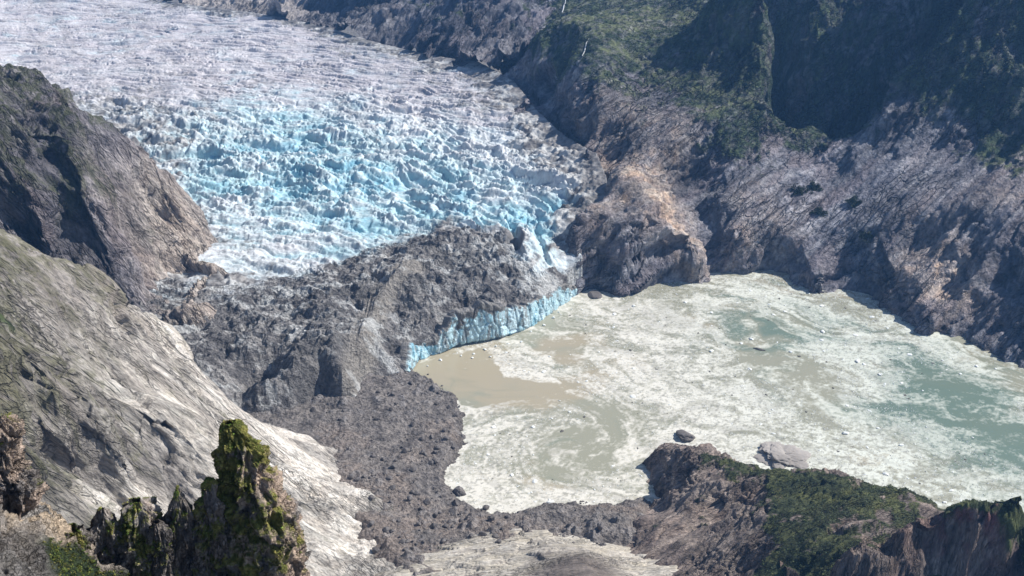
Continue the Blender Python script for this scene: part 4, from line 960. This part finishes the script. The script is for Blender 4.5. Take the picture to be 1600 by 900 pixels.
# ------------------------------------------------------------------ foreground
def pinnacle(label, prof, slant, seed, moss=.5, pale=0.0, depth=1.0, rough=1.0, lean=0.0, dark=1.0):
    """prof rows (py, px_left, px_right): a free-standing rock needle, slant metres from the camera"""
    Yd = slant
    rows, cols = 150, 190
    prof = np.array(prof, float)
    pyv = np.linspace(prof[0, 0], prof[-1, 0], rows)
    l = np.interp(pyv, prof[:, 0], prof[:, 1]); r = np.interp(pyv, prof[:, 0], prof[:, 2])
    A = np.array([PY(a, b, Yd) for a, b in zip((l + r) / 2, pyv)])
    Wd = np.array([PY(b, c, Yd)[0] - PY(a, c, Yd)[0] for a, b, c in zip(l, r, pyv)]) / 2
    zc = A[:, 2]; cx = A[:, 0]
    th = np.linspace(0, 2 * np.pi, cols, endpoint=False)
    Zr = zc[:, None] + 0 * th; 
    sq = 1 / np.maximum(np.abs(np.cos(th)), np.abs(np.sin(th))) ** .35
    Xr = cx[:, None] + Wd[:, None] * np.cos(th) * sq
    Yr = Yd + lean * (zc[:, None] - zc[-1]) + Wd[:, None] * depth * np.sin(th) * sq
    Pv = np.stack([Xr, Yr, Zr], -1).astype(f32)
    Nn = np.stack([np.cos(th) + 0 * Zr, np.sin(th) / depth + 0 * Zr, .25 + 0 * Zr], -1); Nn /= np.linalg.norm(Nn, axis=-1, keepdims=True)
    q = aniso(Pv.astype(float), (.15, .1, 1), 4.2, 1.5, 1.5)
    d = 1.15 * (ridge3(q, 5, .55, seed) - .62) + .45 * (ridge3(tuple(c * 3.1 for c in q), 3, .55, seed + 7) - .6)
    w1, w2, wc = worley2((th[None] * 3 + 0 * Zr).astype(f32), (Zr / 1.7 + .5 * np.sin(th)).astype(f32), seed)
    d = .30 + d + .85 * facets2((th[None] * 2.2 + .25 * np.sin(Zr) + 0 * Zr).astype(f32), (Zr / 2.4 + .6 * np.sin(th + seed)).astype(f32), seed % 13) + .35 * facets2((th[None] * 5.1 + 0 * Zr).astype(f32), (Zr / 1.0 + .6 * np.sin(th + seed)).astype(f32), 3 + seed % 13)
    d = d * rough * np.clip(Wd[:, None] / 2.6, .12, 1)
    Pd = Pv + Nn * d[..., None]
    Pd[..., 2] += (.5 * fbm3(tuple(Pv[..., i] / 1.4 for i in range(3)), 3, .5, seed + 3)) * np.clip(Wd[:, None] / 1.5, .1, 1)
    # finite difference normals
    du = np.roll(Pd, -1, 1) - np.roll(Pd, 1, 1); dv = np.gradient(Pd, axis=0)
    NN = np.cross(dv, du); NN /= np.linalg.norm(NN, axis=-1, keepdims=True) + 1e-9
    if (NN * Nn).sum() < 0: NN = -NN
    base = rock_color(Pv.astype(float), (.1, .1, 1), seed, np.array([[.26, .235, .225], [.13, .12, .125], [.44, .39, .35], [.36, .285, .24]]) * dark, 4., 1., 1.)
    p = (pale * sstep(-.1, .3, fbm3(tuple(Pv[..., i] / 3.0 for i in range(3)), 4, .6, seed + 5) + .35 * np.cos(th - .3)))[..., None]  # paler on the sunward side: sunlight put into the rock colour
    base = base * (1 - p) + np.array([.50, .385, .31]) * p
    hgt = np.linspace(1, 0, rows)[:, None]
    mm = sstep(.0, .35, moss - .80 + .95 * fbm3(tuple(Pv[..., i] / 2.2 for i in range(3)), 5, .6, seed + 11) + .35 * NN[..., 2] + .45 * hgt ** 1.5 - .5 * sstep(.15, .85, np.cos(th))[None] * (1 - .7 * hgt))
    mcol = mix(np.array([.115, .13, .034]), np.array([.28, .255, .08]), sstep(-.3, .3, fbm3(tuple(Pv[..., i] / .9 for i in range(3)), 4, .6, seed + 13)))
    col = base * (1 - mm[..., None]) + mcol * mm[..., None]
    idx = np.arange(rows * cols).reshape(rows, cols)
    F = np.stack([idx[:-1], np.roll(idx, -1, 1)[:-1], np.roll(idx, -1, 1)[1:], idx[1:]], -1).reshape(-1, 4)
    V = Pd.reshape(-1, 3)
    o = np.array([cx[-1], Yd, zc[-1]])
    top = np.vstack([V, Pd[0].mean(0)[None] + [0, 0, .15]])
    capc = np.vstack([col.reshape(-1, 3), col[0].mean(0)[None]])
    capF = np.stack([np.full(cols, rows * cols), np.roll(idx[0], -1), idx[0], idx[0]], -1)
    root = bpy.data.objects.new('rock_pinnacle', None); C.objects.link(root); root.location = o
    tag(root, label, 'rock pinnacle')
    Fq = np.vstack([F])
    add('rock', make_mesh('pinnacle_rock', top - o, Fq, M_NEAR, capc), root)
    # moss tufts
    sel = np.argwhere((mm > .55) & (Pd[..., 1] < Yd + 1.5 * Wd[:, None]))
    if len(sel):
        rg = np.random.default_rng(seed)
        n = int(min(2200, len(sel) * .35)); k = sel[rg.integers(0, len(sel), n)]
        pts = Pd[k[:, 0], k[:, 1]]; nm = NN[k[:, 0], k[:, 1]]
        sz = rg.uniform(.05, .13, n)
        cc = mcol[k[:, 0], k[:, 1]] * rg.uniform(.7, 1.5, (n, 1)) * np.where(rg.random((n, 1)) < .25, np.array([.75, 1.25, .8]), 1)
        Vm, Fm, cm = leaf_cloud(pts + nm * .02, nm, sz, rg, 7, .6, cc)
        add('moss_cover', make_mesh('moss_cover', Vm - o, Fm, M_MOSS, cm, smooth=False), root)
    return root

def fg_pts(l):
    out = []
    for px, py, Yd, g, t in l:
        p = PY(px, py, Yd); out.append([p[0], p[1], p[2], g, t])
    return np.array(out)

def build_foreground():
    E = fg_pts([(-40, 800, 84, .1, 0), (20, 790, 88, 0, .9), (60, 800, 92, .1, 1), (110, 815, 97, .2, 1), (150, 850, 99, .6, 0), (0, 850, 80, 0, 0), (50, 860, 82, .25, 0), (90, 860, 86, .8, 0), (130, 880, 88, .9, 0), (30, 900, 76, 0, 0), (80, 910, 80, .4, 0), (130, 920, 84, .9, 0), (200, 900, 95, .6, 0), (300, 905, 97, .6, 0), (400, 910, 98, .5, 0), (480, 925, 100, .2, .4), (540, 990, 101, 0, .3), (200, 960, 88, .7, 0), (400, 970, 90, .6, 0), (0, 980, 72, 0, 0), (200, 1060, 80, .5, 0), (450, 1060, 84, .4, 0), (600, 1150, 90, .2, 0), (-120, 850, 78, .2, 0), (-150, 760, 86, .3, 0), (-150, 1000, 70, .2, 0)])
    back = []
    for px, py, Yd in ((-100, 830, 118), (50, 870, 116), (150, 930, 116), (300, 990, 116), (450, 1020, 116), (560, 1080, 112)):
        p = PY(px, py, Yd); back.append([p[0], p[1], p[2], .2, 0])
    E = np.vstack([E, np.array(back)])
    def tint(col, X, Y, Z, B, N):
        t = (np.clip(B[..., 2] * 1.3, 0, 1) * sstep(-.4, .1, fbm2(X / 3, Y / 3, 4, .6, 71)))[..., None]
        return col * (1 - t) + np.array([.50, .40, .30]) * t
    pal = np.array([[.27, .255, .245], [.17, .16, .155], [.36, .34, .325], [.24, .21, .19]])
    objs, info = hill('foreground_ridge_hill', E, (-72, -4, 66, 120), .16, (.5, -.2, -.75), M_NEAR, 500, 'near ridge crest of grey rock and green turf carrying the mossy needles', 'ridge',
                      [(1.6, 6, 2, 2, 4), (.9, 5, 1.6, 1.6, -1), (.6, 6, 1.2, 1.2, 0), (.7, 3, 1.1, 1.1, -1), (.35, 1.1, .45, .45, -1), (.4, 2.2, .5, .5, 4)], pal=pal, colfn=tint, vlump=.25, vsize=.5, step=2.2, collen=(5., 1., 1.))
    # turf tufts on the green strip
    rg = np.random.default_rng(77)
    p = sample_grid(info, 9000, rg, lambda X, Y, Pd, vg: vg > .6)
    cl = np.array([[.085, .105, .026], [.125, .12, .035], [.06, .085, .022]])[rg.integers(0, 3, len(p))]
    V, F, c = leaf_cloud(p, None, rg.uniform(.08, .28, len(p)), rg, 8, .55, cl)
    add('turf_grass', make_mesh('turf_grass', V, F, M_MOSS, c, smooth=False), label='bright green turf and moss growing over the near ridge crest', cat='grass', kind='stuff')
    pinnacle('tallest mossy rock needle with a flat slanting top and a bare pink-brown flank', [(660, 349, 366), (668, 345, 378), (690, 343, 398), (715, 341, 412), (745, 344, 426), (770, 347, 440), (800, 345, 456), (830, 341, 470), (860, 338, 474), (900, 336, 474), (960, 330, 478), (1010, 326, 480)], 100, 21, .84, .9, .75)
    pinnacle('slender knobbed needle leaning against the tallest mossy needle', [(748, 322, 332), (758, 316, 338), (775, 316, 339), (786, 310, 350), (815, 304, 352), (860, 298, 356), (960, 290, 362), (1000, 286, 366)], 98, 33, .6, .15, .8)
    pinnacle('sharp triangular needle with a pale edge beside the slender knobbed needle', [(760, 277, 279), (775, 271, 287), (795, 262, 297), (825, 254, 301), (870, 250, 303), (960, 244, 308), (1000, 240, 310)], 97, 45, .42, .2, .7, .8)
    pinnacle('squat block with a bright moss cap between two dark pointed needles', [(783, 203, 221), (790, 192, 232), (806, 188, 244), (840, 184, 254), (900, 178, 258), (960, 172, 262), (1000, 170, 264)], 96, 57, .5, 0, .8, 1, 0, .85)
    pinnacle('nearly black pointed needle standing leftmost of the row of needles', [(794, 157, 163), (805, 149, 172), (830, 143, 186), (860, 138, 192), (900, 132, 196), (960, 124, 200), (1000, 120, 204)], 95, 69, .25, 0, .8, 1.1, 0, .7)
    pinnacle('low dark spur between the moss capped block and the triangular needle', [(815, 236, 250), (830, 230, 262), (870, 226, 268), (960, 222, 272), (1000, 220, 274)], 95, 73, .35, 0, .8, 1, 0, .7)
    pinnacle('low mossy hump at the foot of the darkest pointed needle', [(826, 100, 128), (840, 88, 142), (870, 80, 152), (960, 70, 160), (1000, 66, 164)], 93, 79, .62, .1, .9, .8)
    pinnacle('blocky overhanging crag with moss on top at the very left of the near ridge', [(655, -40, 6), (664, -50, 26), (684, -50, 31), (704, -55, 22), (725, -60, 26), (745, -60, 52), (775, -60, 60), (800, -60, 48), (850, -60, 40), (900, -60, 30)], 90, 85, .42, .7, .7, 1)

# ------------------------------------------------------------------ loose things
def ground_height_fn(info_arrays):
    return info_arrays

def build_loose(lake):
    rg = np.random.default_rng(5)
    # boulders on the moraine
    protos = [rock_mesh('boulder_mesh', M_BOULDER, 40 + i, rg.uniform(.6, .9)) for i in range(6)]
    dg = bpy.context.evaluated_depsgraph_get()
    last = ['']
    def zat(x, y):
        hit, loc, nrm, fi, ob, mw = S.ray_cast(dg, (x, y, 900), (0, 0, -1))
        last[0] = ob.name if hit else ''
        return loc.z if hit else 0
    def place(px, py, me, size, name, label, cat, group=None, z=8, sink=.0):
        p = P(px, py, z)
        for _ in range(4):
            zz = zat(p[0], p[1]); p = P(px, py, min(zz, 90))
        o = add(name, me, label=label, cat=cat, group=group, loc=(p[0], p[1], zat(p[0], p[1]) - sink * size))
        o.scale = (size,) * 3; o.rotation_euler = (0, 0, rg.uniform(0, 6.28))
        return o
    big = rock_mesh('shore_boulder', M_BOULDER, 91, .85, 4, .45)
    place(716, 770, big, 7.2, 'boulder', 'large black boulder standing at the water edge of the moraine shore', 'boulder', z=0, sink=.1)
    place(736, 797, protos[2], 3.6, 'boulder', 'dark rock lying just below the large black shore boulder', 'boulder', z=1)
    place(495, 688, protos[1], 5.2, 'boulder', 'largest dark boulder on the moraine beside the foot of the pale slab', 'boulder')
    place(608, 748, protos[3], 4.4, 'boulder', 'dark angular boulder in the middle of the moraine rubble field', 'boulder')
    place(652, 772, protos[4], 4.2, 'boulder', 'dark boulder inland of the large black shore boulder', 'boulder')
    place(930, 461, rock_mesh('ledge_mesh', M_BOULDER, 95, .3, 4, .3), 13, 'rock_ledge', 'flat dark rock ledge in the water at the end of the ice cliff', 'rock', z=0, sink=0)
    place(1070, 684, rock_mesh('islet_mesh', M_BOULDER, 96, .5, 4, .4), 12, 'rock_islet', 'small dark rock islet just off the tip of the headland', 'rock', z=0)
    o = place(1218, 712, rock_mesh('gravel_bar', M_PALE, 97, .20, 5, .9, True, 0), 23, 'gravel_bar', 'pale grey gravel bar in the lake behind the headland shrubs', 'rock', z=0)
    o = place(1186, 546, rock_mesh('raft_mesh', M_DIRTY, 98, .35, 3, .4), 6.5, 'dirty_iceberg', 'long dark debris covered ice raft below the green water patch', 'iceberg', z=0); o.scale = (9, 3.4, 4); o.rotation_euler.z = -.35
    grp = 'boulders strewn on the moraine'
    n = 0
    while n < 230:
        px, py = rg.uniform(420, 1000), rg.uniform(585, 860)
        p = P(px, py, 8)
        zz = zat(p[0], p[1])
        if not (2 < zz < 40) or not last[0].startswith('moraine') or sdist(np.array([p[0]]), np.array([p[1]]), [(q[0], q[1]) for q in MSH])[0] < 3: continue
        if rg.random() > math.exp(-abs(px - 680) / 150): continue
        place(px, py, protos[rg.integers(0, 6)], 1.0 + 3.4 * rg.random() ** 2.6, 'boulder', 'dark grey boulder lying among the gravel of the brown moraine', 'boulder', grp)
        n += 1
    # ice on the lake
    X, Y, F, foam = lake
    sx, sy = toscreen(X, Y, 0 * X)
    okm = (sx > 640) & (sx < 1640) & (sy > 430) & (sy < 820) & (F > -.05)
    ok = np.argwhere(okm)
    fl = [rock_mesh('floe_mesh', M_FLOE, 120 + i, rg.uniform(.3, .5), 2, .5) for i in range(5)]
    dk = [rock_mesh('dirty_floe_mesh', M_DIRTY, 140 + i, rg.uniform(.35, .55), 2, .5) for i in range(4)]
    k = ok[rg.integers(0, len(ok), 9000)]
    c = 0; d = 0
    dg = bpy.context.evaluated_depsgraph_get()
    for a in k:
        x, y = float(X[a[0], a[1]]), float(Y[a[0], a[1]])
        if zat(x, y) > 1.0: continue
        if c < 240:
            o = add('ice_floe', fl[rg.integers(0, 5)], label='small white ice floe adrift in the foam of the silty lake', cat='ice floe', group='white ice floes on the lake', loc=(x, y, .12))
            q = 1.1 + 3.0 * rg.random() ** 3.5; o.scale = (q * rg.uniform(.7, 1.6), q, q * .7); o.rotation_euler.z = rg.uniform(0, 6.28); c += 1
        elif d < 110:
            o = add('dirty_ice_floe', dk[rg.integers(0, 4)], label='small dark debris covered ice floe adrift among the white ice', cat='ice floe', group='dark ice floes on the lake', loc=(x, y, .1))
            q = .8 + 1.5 * rg.random() ** 3; o.scale = (q * rg.uniform(.7, 1.5), q, q); o.rotation_euler.z = rg.uniform(0, 6.28); d += 1
        else: break
    for i, (px, py) in enumerate(((664, 566), (690, 556), (722, 548), (741, 546), (760, 540), (778, 537), (797, 531), (812, 527), (830, 516), (846, 506), (862, 493), (876, 486), (770, 552), (735, 556))):
        p = P(px + rg.uniform(-5, 5), py + rg.uniform(2, 8), 0); q = rg.uniform(1.2, 3.2)
        o = add('ice_block', fl[i % 5], label='jagged fallen ice block floating at the foot of the blue ice cliff', cat='ice block', group='ice blocks below the ice cliff', loc=(p[0], p[1], .3))
        o.scale = (q * rg.uniform(.8, 1.4), q, q * 1.2); o.rotation_euler.z = rg.uniform(0, 6.28)
    k = np.argwhere(okm & (F > .1)); k = k[rg.integers(0, len(k), 26000)]
    p = np.stack([X[k[:, 0], k[:, 1]] + rg.uniform(-.6, .6, len(k)), Y[k[:, 0], k[:, 1]] + rg.uniform(-.6, .6, len(k)), np.full(len(k), .15)], 1)
    V, Fc, _ = blob_cloud(p, rg.uniform(.3, .9, len(k)), rg, 0, .7)
    add('brash_ice', make_mesh('brash_ice', V, Fc, M_FLOE, smooth=False), label='white brash ice crumbs strewn thickly over the middle of the lake', cat='brash ice', kind='stuff')

def cascade(label, pts, w):
    rg = np.random.default_rng(3)
    dg = bpy.context.evaluated_depsgraph_get()
    L = []
    for px, py in pts:
        d = ray(px, py); hit, loc, nrm, *_ = S.ray_cast(dg, (0, 0, H), tuple(d / np.linalg.norm(d)))
        if hit: L.append((np.array(loc), np.array(nrm)))
    if len(L) < 2: return
    o = L[-1][0]; V = []; F = []
    for i, (p, n) in enumerate(L):
        q = L[min(i + 1, len(L) - 1)][0] - L[max(i - 1, 0)][0]
        s = np.cross(q, n); s /= np.linalg.norm(s) + 1e-9
        ww = w * rg.uniform(.6, 1.3)
        for a, h in ((-1, .2), (-.4, 1.2), (.4, 1.2), (1, .2)): V.append(p + s * a * ww + n * (h + .8) - o)
    for i in range(len(L) - 1):
        for j in range(3): F.append([i * 4 + j, i * 4 + j + 1, i * 4 + j + 5, i * 4 + j + 4])
    add('waterfall', make_mesh('waterfall', np.array(V), np.array(F), M_FALL), label=label, cat='waterfall', loc=o)

# ------------------------------------------------------------------ build
def build_ground():
    m = plain_mat('valley_ground_rock', (.13, .12, .11), (.2, .185, .17), 60)
    V = np.array([[-9000, -9000, -40], [9000, -9000, -40], [9000, 9000, -40], [-9000, 9000, -40]], f32)
    add('ground', make_mesh('ground', V, np.array([[0, 1, 2, 3]]), m), label='rocky valley floor lying under the glacier, lake and hills', cat='ground', kind='structure')

def build_haze():
    m = bpy.data.materials.new('valley_haze'); m.use_nodes = True
    nt = m.node_tree; nt.nodes.clear()
    out = nt.nodes.new('ShaderNodeOutputMaterial'); v = nt.nodes.new('ShaderNodeVolumePrincipled')
    v.inputs['Color'].default_value = (.20, .48, 1, 1); v.inputs['Density'].default_value = .000050; v.inputs['Anisotropy'].default_value = .2
    nt.links.new(v.outputs[0], out.inputs['Volume'])
    a, b, c0, c1 = 9100, 9100, -41, 1150
    V = np.array([[-a, -b, c0], [a, -b, c0], [a, b, c0], [-a, b, c0], [-a, -b, c1], [a, -b, c1], [a, b, c1], [-a, b, c1]], f32)
    F = np.array([[0, 3, 2, 1], [4, 5, 6, 7], [0, 1, 5, 4], [1, 2, 6, 5], [2, 3, 7, 6], [3, 0, 4, 7]])
    add('haze', make_mesh('haze', V, F, m, smooth=False), label='thin blue mountain haze filling the whole valley', cat='haze', kind='stuff')

SUN_AZ, SUN_EL = 77.0, 44.0
def build_light():
    w = bpy.data.worlds.new('World'); S.world = w; w.use_nodes = True
    nt = w.node_tree; bg = nt.nodes['Background']
    sky = nt.nodes.new('ShaderNodeTexSky'); sky.sky_type = 'NISHITA'; sky.sun_disc = False
    sky.sun_elevation = math.radians(SUN_EL); sky.sun_rotation = math.radians(SUN_AZ); sky.altitude = 400
    nt.links.new(sky.outputs[0], bg.inputs[0]); bg.inputs[1].default_value = .078
    l = bpy.data.lights.new('sun', 'SUN'); l.energy = 5.0; l.angle = math.radians(.55); l.color = (1, .955, .88)
    o = bpy.data.objects.new('sun', l); C.objects.link(o)
    el, az = math.radians(SUN_EL), math.radians(SUN_AZ)
    import mathutils
    d = mathutils.Vector((math.sin(az) * math.cos(el), math.cos(az) * math.cos(el), math.sin(el)))
    o.rotation_euler = d.to_track_quat('Z', 'Y').to_euler(); o.location = (800, 800, 2000)

def build_camera():
    c = bpy.data.cameras.new('camera'); c.sensor_width = 36; c.lens = 18 / math.tan(math.radians(27.5))
    c.clip_start = 1; c.clip_end = 30000
    o = bpy.data.objects.new('camera', c); C.objects.link(o)
    o.location = (0, 0, H); o.rotation_euler = (math.pi / 2 - PITCH, 0, 0)
    S.camera = o

def step(name, fn, *a):
    t = time.time(); r = fn(*a); print('BUILD', name, round(time.time() - t, 1)); return r

build_camera(); build_light(); build_ground()
step('glacier', build_glacier)
step('moraine', build_moraine)
_, RI = step('right', build_right)
step('far', build_far)
step('left', build_left)
_, DI = step('slabs', build_slabs)
step('lip', build_lip)
(_, HI), (_, GI) = step('head', build_head)
LK = step('lake', build_lake)
step('fore', build_foreground)
bpy.context.view_layer.update()
step('loose', build_loose, LK)
rg = np.random.default_rng(17)
scatter_shrubs('headland_shrubbery', HI, 6500, (.6, 1.3), 'dense dark green shrubs covering the top of the headland', rg, lambda X, Y, Pd, vg: (vg > .6) & (Pd[..., 2] > 15), 14, 1.9)
scatter_shrubs('ridge_shrubbery', GI, 1500, (.8, 2.4), 'grey green bushes scattered over the dark near ridge', rg, lambda X, Y, Pd, vg: (vg > .55), 22, 2.0)
scatter_shrubs('mountain_shrubbery', RI, 26000, (1.4, 3.4), 'dark green thickets covering the plateau and upper mountain slopes', rg, lambda X, Y, Pd, vg: (vg > .6), 9, 1.7)
cascade('thin white cascade on the dark cliffs left of the green plateau', [(884, 0), (883, 5), (881, 10), (880, 15), (878, 20)], 1.5)
cascade('short white cascade dropping from the edge of the green plateau', [(919, 60), (917, 67), (915, 74), (913, 81), (910, 88)], 1.2)
def thicket(px, py, rad, h, label, seed):
    rg = np.random.default_rng(seed)
    dg = bpy.context.evaluated_depsgraph_get()
    d = ray(px, py); hit, loc, *_ = S.ray_cast(dg, (0, 0, H), tuple(d / np.linalg.norm(d)))
    if not hit: return
    n = 240
    a = rg.uniform(0, 6.28, n); r = rad * np.sqrt(rg.random(n)); u = rg.random(n)
    lob = .75 + .35 * np.sin(2 * a + seed) + .25 * np.sin(5 * a + 2 * seed)
    r = r * 1.25 * lob
    p = np.stack([r * np.cos(a), r * np.sin(a) * .8, u * h * .55 * np.clip(1 - (r / rad / 1.5) ** 2, .15, 1) * (.7 + .5 * np.sin(3 * a + seed)) - 1.5 - .25 * r * np.sin(a) * -1], 1)
    V, F, c = leaf_cloud(p, None, rg.uniform(1.2, 2.6, n), rg, 16, .42, VEG[rg.integers(0, 3, n)] * .8)
    add('thicket', make_mesh('thicket', V, F, M_LEAF, c, smooth=False), label=label, cat='thicket', loc=loc)
thicket(1249, 300, 13, 22, 'tall dark green thicket, the larger of the upper two below the gully mouth', 1)
thicket(1271, 294, 9, 17, 'narrow dark green thicket, the smaller of the upper two below the gully mouth', 2)
thicket(1282, 333, 11, 15, 'dark green thicket standing alone below the upper two in the gully bed', 3)
thicket(1336, 318, 12, 17, 'dark green thicket on bare rock to the right of the gully bed', 4)
thicket(1354, 368, 12, 15, 'dark green thicket lowest down the ribbed slope above the lake', 5)
step('haze', build_haze)

v = S.view_settings
S.display_settings.display_device = 'sRGB'
v.view_transform = 'Standard'; v.look = 'None'; v.gamma = 1; v.use_curve_mapping = False; v.exposure = .43
S.cycles.max_bounces = 5; S.cycles.diffuse_bounces = 3; S.cycles.volume_bounces = 1
S.cycles.use_denoising = True
print('BUILD total', round(time.time() - T0, 1))
